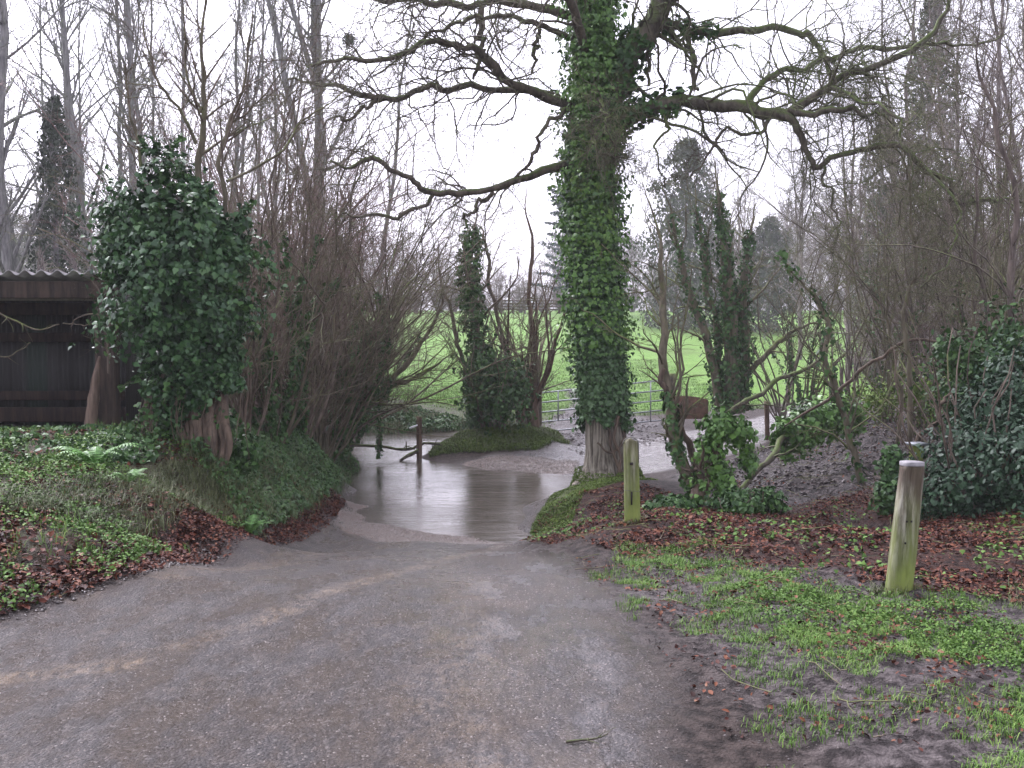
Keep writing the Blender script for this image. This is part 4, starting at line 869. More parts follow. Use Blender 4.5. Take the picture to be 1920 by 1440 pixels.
# bare bramble sprays in front of the shed
mb = MB(); S = []
for pts in ([(-40, 560, 0, 4), (0, 588, 0, 4), (35, 605, 0, 4), (75, 618, 0, 3), (110, 605, 0, 2)], [(205, 640, 0, 3), (203, 610, 0, 3), (180, 586, 0, 3), (150, 595, 0, 3), (133, 615, 0, 2)], [(203, 700, 0, 4), (200, 640, 0, 4), (190, 560, 0, 3), (170, 525, 0, 2)], [(-30, 660, 0, 3), (10, 668, 0, 3), (40, 655, 0, 2), (58, 642, 0, 2)], [(118, 606, 0, 2), (160, 610, 0, 2), (195, 608, 0, 2)]):
    p_, r_ = tr(pts, 14, 12.9, .01); S.append((p_, r_))
b0 = Br(np.array([s[0] for s in S]), np.array([s[1] for s in S])); add_tubes(mb, b0.pts, b0.rad, 5); b1 = spawn(b0, 5, rng, ang=(40, 10), lr=(.25, .08), rr=.6, Pn=5, wander=.15, rmin=.003); add_tubes(mb, b1.pts, b1.rad, 3)
tag(mb.build('bramble', M['hazel'], None, S[1][0][0]), 'bare bramble sprays arching across the dark shed front', 'bramble')

# ------------------------------------------------------------------ shrubs centre left (hazel thicket along the stream)
HZ = [(455, 13.8, 5.2, 20, (-.02, 0), 'hazel', 'tall brown shrub close behind the right flank of the ivy bush'),
      (505, 15.2, 5.6, 24, (.02, 0), 'hazel_g', 'greenish-stemmed hazel standing at the bank top right of the ivy bush'),
      (560, 16.8, 6.0, 26, (.05, 0), 'hazel', 'dense brown hazel clump in the middle of the bank thicket'),
      (600, 18.2, 6.0, 26, (.12, 0), 'hazel_g', 'mossy hazel clump arching toward the stream'),
      (625, 19.5, 6.2, 24, (.25, 0), 'hazel', 'hazel clump nearest the ford leaning right over the water'),
      (635, 21.8, 6.5, 24, (.32, 0), 'hazel', 'far hazel clump reaching out across the stream'),
      (480, 20, 7.4, 24, (.0, 0), 'hazel_r', 'reddish-twigged tall shrub behind the brown bank thicket'),
      (530, 26, 10.0, 24, (.0, 0), 'hazel_r', 'tallest reddish shrub crown left of the pale forked tree'),
      (640, 31, 10.0, 24, (.0, 0), 'hazel_r', 'tall reddish shrub crown right of the pale forked tree'),
      (560, 23, 8.2, 26, (.02, 0), 'hazel_r', 'reddish twiggy shrub crown above the bank thicket'),
      (650, 27, 7.2, 26, (.06, 0), 'hazel_r', 'reddish shrub behind the stream bend'),
      (420, 24, 7.4, 24, (.0, 0), 'hazel_r', 'reddish shrub crown showing above the ivy bush shoulder')]
for i, (px, Y, h, ns, ln, mt, lab) in enumerate(HZ):
    coppice('hazel_shrub', lab, gp(px, Y), 100 + i, h, ns, .026, .48, mt, 1.15, ln, 'hazel shrubs on the left bank', ivy=3000 if i in (1, 2, 4, 5) else 0, rmin=.0027 if Y < 20 else .0038, twmat='hazel_r' if mt == 'hazel_r' else 'hazel')
# ivy strands on leaning stems over the stream
def leaning_stem(label, pts, Y0, seed, mat='hazel_g', ivyn=0, name='leaning_stem', cat='stem', twn=10, ivymat='ivy', isz=.06, fl=.1, ivt=(0, 1)):
    global rng
    rng = np.random.default_rng(seed); p_, r_ = tr(pts, 28, Y0, .03); p_ = p_.copy()
    if name not in ('broken_trunk',): r_ = r_ * np.interp(np.arange(28), [0, 19, 27], [1, 1, .22])
    zb = Hs(p_[0, 0], p_[0, 1]); th = thing(name, label, cat, (p_[0, 0], p_[0, 1], min(zb, p_[0, 2])))
    mb = MB(); add_tubes(mb, p_[None], r_[None], 8, True); mb.build('trunk', M[mat], th)
    if twn:
        b0 = Br(p_[None], r_[None]); b1 = spawn(b0, max(twn, 1), rng, t=(.2, 1), ang=(42, 14), lr=(.3, .1), rr=.34, Pn=9, wander=.17, up=.05, rmin=.004, lmin=.3)
        b2 = spawn(b1, 6, rng, t=(.15, 1), ang=(40, 14), lr=(.42, .1), rr=.5, Pn=6, wander=.2, rmin=.003, lmin=.15); b3 = spawn(b2, 4, rng, t=(.1, 1), ang=(40, 14), lr=(.45, .1), rr=.6, Pn=4, wander=.2, rmin=.0023, lmin=.08)
        mb = MB(); add_tubes(mb, b1.pts, b1.rad, 4); add_tubes(mb, b2.pts, b2.rad, 3); add_tubes(mb, b3.pts, b3.rad, 3); mb.build('twigs', M[mat], th)
    if ivyn: mb = MB(); ivy_on(mb, p_, r_, ivyn, isz, rng, fl, t0=ivt[0], t1=ivt[1]); mb.build('ivy', M[ivymat], th)
    return th
leaning_stem('ivy-wrapped stem leaning right inside the bank thicket', [(560, 790, 0, 10), (565, 700, 0, 9), (575, 610, 0, 8), (600, 560, 0, 6), (640, 525, 0, 4)], 16, 41, ivyn=1300, twn=6)
leaning_stem('thick ivy-clad stem leaning right over the stream mouth', [(610, 850, 0, 26), (640, 780, .2, 24), (670, 700, .4, 18), (700, 620, .6, 12), (760, 540, .8, 7), (820, 480, 1, 4)], 18.5, 42, ivyn=2600, twn=16, isz=.065, fl=.16, ivt=(0, .6))
leaning_stem('dark bare branch leaning far right over the stream', [(640, 830, 0, 16), (690, 760, .2, 14), (750, 690, .4, 11), (800, 630, .5, 8), (830, 560, .6, 5), (870, 480, .7, 3)], 19.5, 43, ivyn=600, twn=18, ivt=(0, .35))
leaning_stem('lower bare branch stretching right above the water', [(650, 810, 0, 12), (720, 730, .3, 10), (800, 700, .5, 7), (850, 655, .6, 4)], 19.8, 44, twn=14)

# ------------------------------------------------------------------ island clumps
leaning_stem('ivy-covered trunk on the mossy island left of the gate', [(905, 815, 0, 20), (900, 740, 0, 20), (895, 640, 0, 18), (885, 560, 0, 16), (880, 500, 0, 12), (890, 430, 0, 7), (900, 380, 0, 4)], 22.6, 51, 'hazel', 4200, 'ivy_clad_tree', 'tree', 16, 'ivy', .075, .28, (.0, .85))
coppice('hazel_stool', 'leafy coppice stool low on the mossy island left of the gate', gp(915, 22.3), 52, 3.2, 16, .035, .5, 'hazel_g', .8, (0, 0), cat='coppice stool', rmin=.004)
th = thing('ivy_clump', 'low dark ivy clump around the foot of the island trunk', 'ivy', gp(925, 22.2)); rg = np.random.default_rng(53)
mb = MB(); blob_leaves(mb, [el(915, 690, 48, 42, Y=22.2), el(935, 755, 55, 50, Y=22.1), el(895, 730, 35, 50, Y=22.2), el(960, 720, 40, 45, Y=22.2)], 4500, .08, rg, 'ivy', (.3, 1.15), .7, .5, .5); mb.build('foliage', M['ivy'], th)
mb = MB(); b = []
for k in range(8): q, qr = stem_line(rg, 1.6, .02, 8, tuple(rg.normal(0, .25, 2)), .06, .4, np.array(gp(925, 22.2)) + np.array([rg.normal(0, .2), 0, -.1])); b.append((q, qr))
add_tubes(mb, np.array([x[0] for x in b]), np.array([x[1] for x in b]), 5); mb.build('stems', M['hazel'], th)
coppice('hazel_stool', 'cut coppice stool with brown upright poles beside the gate', gp(990, 23.5), 54, 4.2, 20, .055, .20, 'postwood', .7, (0, 0), cat='coppice stool', base=.28, rmin=.004, twmat='hazel')
leaning_stem('straight brown pole rising from the stool beside the gate', [(1000, 810, 0, 24), (1000, 720, 0, 20), (998, 640, 0, 10), (996, 540, 0, 8), (992, 430, 0, 6), (985, 330, 0, 3)], 23.4, 55, 'postwood', twn=8)
leaning_stem('thin pole curving left above the island toward the sky', [(985, 800, 0, 12), (960, 690, 0, 8), (930, 590, 0, 7), (920, 520, 0, 7), (905, 440, 0, 5), (870, 400, 0, 3)], 23.3, 56, 'hazel', twn=10)
leaning_stem('slim bare stem crossing left of the ivy trunk on the island', [(900, 800, 0, 10), (870, 690, 0, 8), (850, 600, 0, 7), (830, 520, 0, 5), (820, 440, 0, 3)], 22.8, 57, 'hazel', twn=12)

# ------------------------------------------------------------------ right side
leaning_stem('mossy slender tree right of the oak with its foot in the leaf litter', [(1312, 965, 0, 24), (1285, 880, 0, 24), (1262, 800, .1, 22), (1252, 720, .2, 18), (1245, 640, .3, 16), (1238, 570, .4, 13), (1240, 490, .5, 10), (1225, 400, .6, 7), (1200, 320, .7, 4)], 12.6, 61, 'hazel_g', 500, 'young_tree', 'tree', 24, 'ivy', .055, .05, (0, .35))
leaning_stem('short broken trunk twinned with the mossy slender tree', [(1318, 960, .1, 16), (1300, 860, .1, 14), (1262, 760, .1, 13), (1238, 690, .1, 10)], 12.7, 62, 'deadwood', 0, 'broken_trunk', 'tree', 4)
th = leaning_stem('arching stem capped by a bright ivy tuft in front of the mud bank', [(1300, 965, 0, 34), (1318, 900, 0, 30), (1335, 850, 0, 22), (1352, 810, 0, 12), (1365, 780, 0, 8)], 12.3, 63, 'deadwood', 500, 'ivy_clad_stump', 'stump', 5, 'ivy_light')
rg = np.random.default_rng(64); mb = MB(); blob_leaves(mb, [el(1352, 800, 36, 28, Y=12.3), el(1385, 815, 26, 30, Y=12.3), el(1325, 845, 24, 34, Y=12.3), el(1402, 860, 20, 28, Y=12.4), el(1345, 880, 24, 30, Y=12.3), el(1360, 920, 26, 32, Y=12.2)], 2600, .062, rg, 'ivy', (.4, 1.15), .6, .4, .6); mb.build('foliage', M['ivy_light'], th)
rg = np.random.default_rng(65)
def leaf_bush(name, label, cat, loc, es, n, size, matn, seed, shape='ivy', shell=(.5, 1.1), stems=12, sh=1.0, hang=.5, jit=.6, lump=.35):
    rg = np.random.default_rng(seed); th = thing(name, label, cat, loc); mb = MB(); blob_leaves(mb, es, n, size, rg, shape, shell, jit, lump, hang); mb.build('foliage', M[matn], th)
    mb = MB(); b = [stem_line(rg, sh * rg.uniform(.6, 1.1), .015, 8, tuple(rg.normal(0, .3, 2)), .06, .4, np.array(loc) + np.array([rg.normal(0, .15), rg.normal(0, .1), -.1])) for _ in range(stems)]
    add_tubes(mb, np.array([x[0] for x in b]), np.array([x[1] for x in b]), 5); mb.build('stems', M['hazel'], th); return th
leaf_bush('ivy_clump', 'low green ivy clump at the edge of the hollow in front of the mud bank', 'ivy', gp(1395, 11.6), [el(1395, 945, 62, 26, Y=11.6), el(1340, 955, 34, 22, Y=11.5), el(1440, 940, 30, 24, Y=11.7), el(1270, 945, 40, 16, Y=11.8)], 3200, .055, 'ivy', 65, sh=.35)
leaning_stem('fallen mossy log slanting up to the right with bright ivy on its end', [(1385, 925, 0, 11), (1430, 868, .3, 12), (1465, 832, .7, 12), (1500, 805, 1.1, 10), (1560, 782, 1.6, 8), (1610, 782, 2.0, 5)], 14.0, 66, 'limb_r', 5200, 'fallen_log', 'log', 5, 'ivy_light', .065, .30, (.45, .98))
leaning_stem('long bare pole propped diagonally against the trees by the gate', [(1322, 800, 0, 7), (1390, 755, .5, 9), (1450, 720, 1, 9), (1520, 678, 1.5, 7), (1590, 620, 2, 4)], 17.0, 67, 'limb', 0, 'fallen_pole', 'pole', 6)
# ivied multi stem tree
MS = [('ivy-clad stem of the clump right of the gate leaning left', [(1352, 770, 0, 18), (1330, 660, 0, 16), (1300, 560, 0, 14), (1270, 450, 0, 9), (1240, 340, 0, 5)], 900, 71),
      ('thick ivy-clad upright trunk in the clump right of the gate', [(1375, 775, 0, 34), (1372, 680, 0, 30), (1368, 580, 0, 26), (1360, 470, 0, 18), (1350, 380, 0, 10), (1340, 300, 0, 5)], 3600, 72),
      ('ivy-clad trunk on the right of the clump right of the gate', [(1392, 770, .2, 26), (1395, 660, .2, 22), (1390, 560, .2, 18), (1400, 470, .2, 12), (1420, 380, .2, 7)], 2200, 73),
      ('middle leaning stem of the clump right of the gate', [(1345, 770, .2, 14), (1345, 660, .2, 13), (1325, 540, .2, 11), (1310, 430, .2, 8), (1305, 330, .2, 4)], 1300, 74)]
for lab, pts, n, s in MS: leaning_stem(lab, pts, 23.6, s, 'hazel_g', int(n * .7), 'ivy_clad_tree', 'tree', 12, 'ivy', .07, .14, (0, .85))
leaning_stem('mossy bough reaching right from the ivied clump', [(1395, 710, .2, 12), (1440, 660, .2, 10), (1490, 620, .2, 7), (1560, 600, .2, 4)], 23.6, 75, 'hazel_g', 0, twn=12)
CS = [(1470, 25.0, 5.2, 12, .05, .12, 'thicket', 'three-poled coppice stool in front of the green field'),
      (1515, 24.0, 5.4, 12, .05, .16, 'hazel_g', 'ivy-footed stool with a cut top before the green field'),
      (1600, 22.0, 6.0, 18, .04, .30, 'thicket', 'brown multi-stem shrub at the right end of the field view'),
      (1660, 20.5, 6.2, 22, .04, .34, 'hazel_g', 'spreading mossy shrub beyond the far end of the mud bank'),
      (1740, 19.0, 6.0, 22, .04, .34, 'thicket', 'brown thicket shrub behind the bollards at right'),
      (1830, 17.5, 6.6, 24, .04, .34, 'thicket', 'brown thicket shrub above the dark bush at right'),
      (1900, 15.5, 6.4, 22, .045, .30, 'hazel_g', 'green-stemmed shrub at the right edge above the dark bush'),
      (1560, 27.0, 6.6, 20, .04, .34, 'thicket', 'grey-brown shrub standing at the field edge right of centre'),
      (1700, 28.0, 8.0, 26, .045, .36, 'far', 'tall twiggy shrub deep in the wood at right'),
      (1820, 27.0, 8.5, 26, .045, .36, 'far', 'tall twiggy shrub deep in the wood near the right edge'),
      (1430, 30.0, 6.0, 20, .04, .34, 'far', 'twiggy shrub at the field edge behind the ivied clump'),
      (1220, 27.5, 5.0, 16, .035, .30, 'thicket', 'slim shrub standing behind the gate end'),
      (1930, 21.0, 8.0, 24, .045, .36, 'thicket', 'twiggy shrub crossing the right edge of the picture')]
for i, (px, Y, h, ns, r, sp, mt, lab) in enumerate(CS):
    if i in (7, 10, 11): continue
    r *= .64
    coppice('coppice_shrub', lab, gp(px, Y), 200 + i, h, ns, r, sp, mt, 1.0, (-.03, 0), 'shrubs in the wood on the right', rmin=.0034, ivy=1000 if i in (1, 3, 4) else 0, tw0=.42 if i in (0, 1, 2, 3, 7, 10) else .2, K=(8, 5, 2) if i in (0, 1, 2, 7, 10) else (9, 5, 3))
leaning_stem('thin young tree with a crooked stem on the mud bank', [(1625, 955, 0, 14), (1608, 870, 0, 13), (1585, 790, 0, 12), (1560, 700, 0, 10), (1545, 610, 0, 9), (1510, 530, 0, 7), (1450, 480, 0, 4)], 13.5, 81, 'hazel_g', 300, 'young_tree', 'tree', 18)
leaning_stem('straight yellow-green sapling behind the bollards', [(1705, 840, 0, 10), (1708, 740, 0, 10), (1700, 640, 0, 9), (1715, 520, 0, 7), (1705, 400, 0, 5), (1720, 280, 0, 3)], 13.0, 82, 'hazel_g', 0, 'young_tree', 'tree', 22)
leaning_stem('second thin sapling left of the yellow-green one', [(1682, 835, 0, 7), (1690, 760, 0, 7), (1672, 660, 0, 6), (1660, 540, 0, 4), (1670, 420, 0, 3)], 13.6, 83, 'hazel_g', 0, 'young_tree', 'tree', 16)
leaning_stem('arching bare branch sweeping from the mud bank over to the dark bush', [(1470, 800, .6, 3), (1540, 752, .4, 6), (1620, 690, .2, 7), (1700, 635, 0, 6), (1760, 650, 0, 5), (1800, 700, 0, 3)], 13.5, 84, 'deadwood', 0, 'arching_branch', 'branch', 8)
leaning_stem('dark curved tree at the right edge rising past the dark bush', [(1900, 860, 0, 12), (1905, 700, 0, 12), (1895, 560, 0, 12), (1905, 430, 0, 11), (1880, 300, 0, 9), (1845, 190, 0, 7), (1830, 80, 0, 5), (1835, -40, 0, 3)], 12.0, 85, 'thicket', 0, 'bare_tree', 'tree', 34)
leaning_stem('slender upright stem just inside the right edge', [(1862, 860, 0, 8), (1865, 700, 0, 8), (1850, 560, 0, 7), (1830, 400, 0, 6), (1850, 250, 0, 4), (1870, 100, 0, 3)], 13.0, 86, 'thicket', 0, 'bare_tree', 'tree', 26)
leaning_stem('dead slanting stick behind the capped bollard', [(1708, 840, 0, 9), (1740, 800, 0, 8), (1775, 752, 0, 7), (1800, 720, 0, 3)], 11.0, 87, 'deadwood', 0, 'dead_branch', 'branch', 3)
# dark evergreen bush at right
leaf_bush('holly_bush', 'large dark evergreen bush at the right edge behind the bollards', 'bush', gp(1840, 10.3),
  [el(1830, 890, 110, 100, Y=10.3), el(1930, 880, 130, 110, Y=10.0), el(1780, 930, 70, 70, Y=10.1), el(1860, 790, 90, 80, Y=10.6), el(1930, 740, 90, 110, Y=10.6), el(2030, 830, 130, 160, Y=10.4)], 19000, .058, 'holly', 91, 'oval', (.6, 1.08), 24, 1.8, .3)
leaf_bush('laurel_bush', 'upper spray of glossy green leaves over the dark bush at right', 'bush', gp(1860, 12.0),
  [el(1830, 680, 70, 60, Y=11.8), el(1900, 640, 70, 80, Y=11.8), el(1780, 660, 40, 40, Y=11.8), el(1790, 740, 60, 50, Y=11.8), el(1880, 740, 90, 60, Y=11.8)], 5200, .07, 'ivy', 92, 'oval', (.15, 1.2), 14, 2.2, .3)
leaf_bush('ivy_clump', 'ivy-covered stub directly left of the two right-hand bollards', 'ivy', gp(1672, 10.8), [el(1672, 880, 26, 42, Y=10.8), el(1665, 935, 28, 38, Y=10.7), el(1690, 915, 20, 40, Y=10.9)], 1400, .055, 'ivy', 93, stems=5, sh=.5)
leaf_bush('shrub', 'leafy green shrub at the far side of the mud bank below the thicket', 'shrub', gp(1720, 17), [el(1640, 750, 60, 40, Y=17), el(1720, 740, 60, 60, Y=17), el(1790, 760, 50, 50, Y=16), el(1560, 775, 40, 18, Y=17)], 3200, .06, 'moss', 94, 'oval', (.1, 1.2), 12, 1.2, .3)
# ivy-clad and tall trees in the wood on the right
ivy_column('tall pointed grey-green tree behind the ivied clump', gp(1285, 88), 301, 16.5, 4.2, 12000, .34, 'spruce', name='cypress_tree')
ivy_column('very tall ivied tree with pale foliage column in the right wood', gp(1735, 50), 302, 19, 2.0, 9000, .24, 'spruce')
ivy_column('second tall ivied tree left of the tallest column at right', gp(1650, 54), 303, 14, 1.8, 7000, .24, 'spruce')
ivy_column('squat ivied tree at the field edge right of the pointed tree', gp(1440, 84), 304, 9.5, 3.0, 6000, .3, 'spruce')
RT = [(1500, 60, 14, 'bare tree over the field edge right of the pointed tree'), (1590, 44, 13, 'bare tree left of the ivied columns at right'), (1690, 38, 16, 'bare tree between the two ivied columns'), (1790, 40, 17, 'bare tree right of the tallest ivied column'), (1860, 34, 16, 'tall bare tree near the right edge'), (1925, 30, 16, 'tall bare tree cut by the right edge'), (1380, 70, 12, 'bare tree just right of the pointed grey-green tree')]
for i, (px, Y, h, lab) in enumerate(RT):
    tall_tree('bare_tree', lab, gp(px, Y), 310 + i, h, .14, 'far', 40, .24, 2, (0, 0), dens=1.1, group='bare trees in the right wood', rmin=.008, up=.05)
# cedar
def cedar(label, loc, seed, h, wr):
    rng = np.random.default_rng(seed); th = thing('cedar_tree', label, 'tree', loc); loc = np.array(loc)
    p, rr = stem_line(rng, h, .35, 12, (0, 0), .05, .2, loc); mb = MB(); add_tubes(mb, p[None], rr[None], 8); mb.build('trunk', M['alder'], th)
    b0 = Br(p[None], rr[None]); b1 = spawn(b0, 90, rng, t=(.15, 1), ang=(82, 6), lr=(.34, .05), rr=.25, Pn=8, wander=.05, up=.03, rmin=.03, maxL=wr, taperlen=.75, grav=.0)
    i = rng.integers(0, len(b1.pts), 24000); t = rng.uniform(.1, 1, 24000) * 7; j = np.minimum(t.astype(int), 6); f = (t - j)[:, None]
    C = b1.pts[i, j] * (1 - f) + b1.pts[i, j + 1] * f + rng.normal(0, 1, (24000, 3)) * np.array([[.45, .45, .10]]) * (1.3 - t[:, None] / 8)
    mb = MB(); add_tubes(mb, b1.pts, b1.rad, 4); mb.build('boughs', M['alder'], th)
    mb = MB(); leaves(mb, C, np.tile([[0, 0, 1.0]], (24000, 1)), .42 * rng.uniform(.5, 1.2, 24000), rng, 'kite', 0, .5); mb.build('foliage', M['conifer'], th)
cedar('blue-green cedar with layered boughs behind the oak trunk', gp(1085, 108), 320, 17.5, 6.5)

# ------------------------------------------------------------------ far hedge and wood: prototypes then copies
protos = []
for k in range(4):
    pr = tall_tree('hedgerow_tree', 'far bare tree in the wood beyond the green field', (0, 0, 0), 400 + k, 9, .16, 'far', 26, .5, 2, (0, 0), ang=45, dens=1.15, group='far bare trees beyond the field', rmin=.022, up=.05, t0=.08)
    protos.append(pr)
hp_ = []
for k in range(2):
    hp_.append(coppice('hedge_shrub', 'brown hedge shrub along the far edge of the green field', (0, 0, 0), 420 + k, 5, 26, .05, .5, 'far', 1.0, (0, 0), 'hedge shrubs along the far field edge', rmin=.02, K=(9, 5, 2)))
rg = np.random.default_rng(77)
first = [True] * 4
def put(pr, px, Y, s, lab, grp, used=set()):
    x = (px - 960) / FPX * Y; loc = (x, Y, Hs(x, Y) - .1); rz = rg.uniform(0, 6.28)
    if pr.name not in used:
        used.add(pr.name); pr.location = loc; pr.rotation_euler = (0, 0, rz); pr.scale = (s, s, s); pr['label'] = lab; pr['group'] = grp; return pr
    return recopy(pr, loc, rz, s, lab, grp)
k = 0
for px in range(-60, 2000, 32):
    Y = rg.uniform(116, 150); s = rg.uniform(.75, 1.15)
    if 820 < px < 1060: s *= .60
    if px > 1380 or px < 500: s *= 1.3
    put(protos[k % 4], px + rg.uniform(-15, 15), Y, s, 'far bare tree in the wood beyond the green field', 'far bare trees beyond the field'); k += 1
for px in range(-60, 2000, 40):
    Y = rg.uniform(62, 74) if (px > 1640 or px < 600) else rg.uniform(114, 119); s = rg.uniform(.8, 1.1) * (.75 if 880 < px < 1060 else 1)
    put(hp_[k % 2], px + rg.uniform(-10, 10), Y, s, 'brown hedge shrub along the far edge of the green field', 'hedge shrubs along the far field edge'); k += 1
for i, (px, Y, s) in enumerate([(1650, 40, .6), (1740, 33, .7), (1850, 30, .7), (1920, 36, .8), (1690, 46, .8), (1800, 48, .9)]):
    put(hp_[i % 2], px, Y, s * 1.2, 'dense brown undergrowth shrub in the wood at right', 'undergrowth shrubs in the right wood')
for i, (px, Y, s) in enumerate([(30, 30, .9), (130, 30, .8), (230, 32, .9), (330, 30, .9), (420, 34, 1.0), (520, 36, 1.1), (590, 40, .9)]):
    put(hp_[i % 2], px, Y, s, 'dense brown undergrowth shrub behind the left thicket', 'undergrowth shrubs behind the left thicket')

# ------------------------------------------------------------------ gate and fences
def bar(mb, a, b, r, sides=8): add_tubes(mb, np.array([[a, (np.array(a) + np.array(b)) / 2, b]]), np.array([[r, r, r]]), sides, True)
gl = G(1012, 816, -1.08); gx0, gy0 = gl[0], 26.0; gx1, gy1 = P(1258, 0, 27.6)[0], 27.6
gate = thing('field_gate', 'galvanised metal field gate behind the oak trunk', 'gate', (gx0, gy0, Hs(gx0, gy0)))
zb0 = P(1012, 810, 26)[2]; zt0 = P(1012, 737, 26)[2]; zb1 = P(1258, 787, 27.6)[2]; zt1 = P(1258, 712, 27.6)[2]
for k in range(6 - 1):
    f = k / 4; mb = MB(); bar(mb, (gx0, gy0, zb0 + (zt0 - zb0) * f), (gx1, gy1, zb1 + (zt1 - zb1) * f), .019); mb.build('bar', M['steel'], gate)
for f in (.0, .14, .5, .86, 1.0):
    mb = MB(); x = gx0 + (gx1 - gx0) * f; y = gy0 + (gy1 - gy0) * f; bar(mb, (x, y - .025, zb0 + (zb1 - zb0) * f + (.27 if f == .14 else 0)), (x, y - .025, zt0 + (zt1 - zt0) * f), .017); mb.build('upright', M['steel'], gate)
def wood_post(label, px, pyb, pyt, Y, wpx, mat, name='fence_post', group=None, lean=0, cap=None):
    a = P(px, pyb, Y); b = P(px + lean, pyt, Y); a[2] = min(a[2], Hs(a[0], Y)) - .15; w_ = wpx / FPX * Y / 2
    n = 12; f = np.linspace(0, 1, n)[:, None]; path = a * (1 - f) + b * f; rd = w_ * (1 + .05 * np.sin(np.arange(n) * 2.1))
    mb = MB(); add_tubes(mb, path[None], rd[None], 10, True); return tag(mb.build(name, mat, None, (a[0], a[1], a[2] + .15)), label, 'post', group)
wood_post('gate post half hidden by brown poles at the left gate end', 1010, 818, 722, 25.9, 12, M['fencewood'], 'gate_post')
wood_post('gate post at the right end of the metal gate', 1260, 795, 700, 27.5, 13, M['fencewood'], 'gate_post')
wood_post('thin stake leaning beside the muddy track right of the gate', 1440, 830, 752, 21.5, 9, M['postwood'], 'stake', lean=-3)
wood_post('short stake at the mud edge in front of the green field', 1560, 745, 700, 27, 10, M['fencewood'], 'stake')
wood_post('cut grey stake right of the short one at the mud edge', 1578, 740, 688, 27.5, 7, M['fencewood'], 'stake')
# rusty board by the track
bx_ = P(1300, 760, 24.2); th = thing('rusty_trough', 'rusty brown metal sheet with a curved top beside the track', 'metal sheet', (bx_[0], 24.2, Hs(bx_[0], 24.2)))
n = 16; xs = np.linspace(P(1264, 0, 24.2)[0], P(1336, 0, 24.2)[0], n); zt_ = P(0, 744, 24.2)[2] + .05 * np.sin(np.linspace(0, pi, n)) - np.linspace(0, .07, n); zb_ = np.full(n, P(0, 778, 24.2)[2] - .1)
V = np.concatenate([np.stack([xs, 24.2 + 0 * xs, zb_], 1), np.stack([xs, 24.2 + 0 * xs, zt_], 1), np.stack([xs, 24.26 + 0 * xs, zb_], 1), np.stack([xs, 24.26 + 0 * xs, zt_], 1)]); k_ = np.arange(n - 1)
F = np.concatenate([np.stack([k_, k_ + 1, n + k_ + 1, n + k_], 1), np.stack([2 * n + k_, 3 * n + k_, 3 * n + k_ + 1, 2 * n + k_ + 1], 1), np.stack([n + k_, n + k_ + 1, 3 * n + k_ + 1, 3 * n + k_], 1), [[0, n, 3 * n, 2 * n], [n - 1, 3 * n - 1, 4 * n - 1, 2 * n - 1]]])
mk('panel', V, F, M['rust'], th)
for dx in (.06, .85):
    mb = MB(); V, F = box_arrays((xs[0] + dx, 24.31, (zt_[0] + zb_[0]) / 2 - .15), (.06, .06, .75)); mb.add(V, F); mb.build('leg', M['fencewood'], th, smooth=False)
# far post and rail fence
FYd = 112; fence = thing('rail_fence', 'wooden post and rail fence along the far side of the green field', 'fence', (P(1000, 0, FYd)[0], FYd, Hs(P(1000, 0, FYd)[0], FYd)))
fx = [P(px, 0, FYd)[0] for px in range(940, 1110, 22)]
for x in fx:
    mb = MB(); z = Hs(x, FYd); V, F = box_arrays((x, FYd, z + .85), (.26, .2, 1.8)); mb.add(V, F); mb.build('post', M['deadwood'], fence, smooth=False)
for k in range(4):
    mb = MB(); zs = [Hs(x, FYd) + .45 + .33 * k for x in fx]; add_tubes(mb, np.array([[(x, FYd - .1, z) for x, z in zip(fx, zs)]]), np.full((1, len(fx)), .085), 4); mb.build('rail', M['deadwood'], fence)
# pale-roofed barn glimpsed beyond the fence
bx0 = P(975, 0, 150); zb = Hs(bx0[0], 150); barn = thing('barn', 'small white-roofed barn glimpsed beyond the far fence', 'barn', (bx0[0], 150, zb))
mb = MB(); V, F = box_arrays((bx0[0], 150, zb + .4), (4.4, 5, 1.6)); mb.add(V, F); mb.build('wall', M['steel'], barn, smooth=False)
zr = zb + 1.2; V = np.array([(bx0[0] + sx_ * 2.4, 150 + sy_, z) for sx_ in (-1, 1) for sy_, z in ((-2.8, zr), (0, zr + .7), (2.8, zr))]); V = np.concatenate([V, V - np.array([0, 0, .12])])
mk('roof', V, [np.array([(0, 1, 4, 3), (1, 2, 5, 4), (6, 9, 10, 7), (7, 10, 11, 8), (0, 3, 9, 6), (2, 8, 11, 5)])], M['white'], barn, smooth=False)

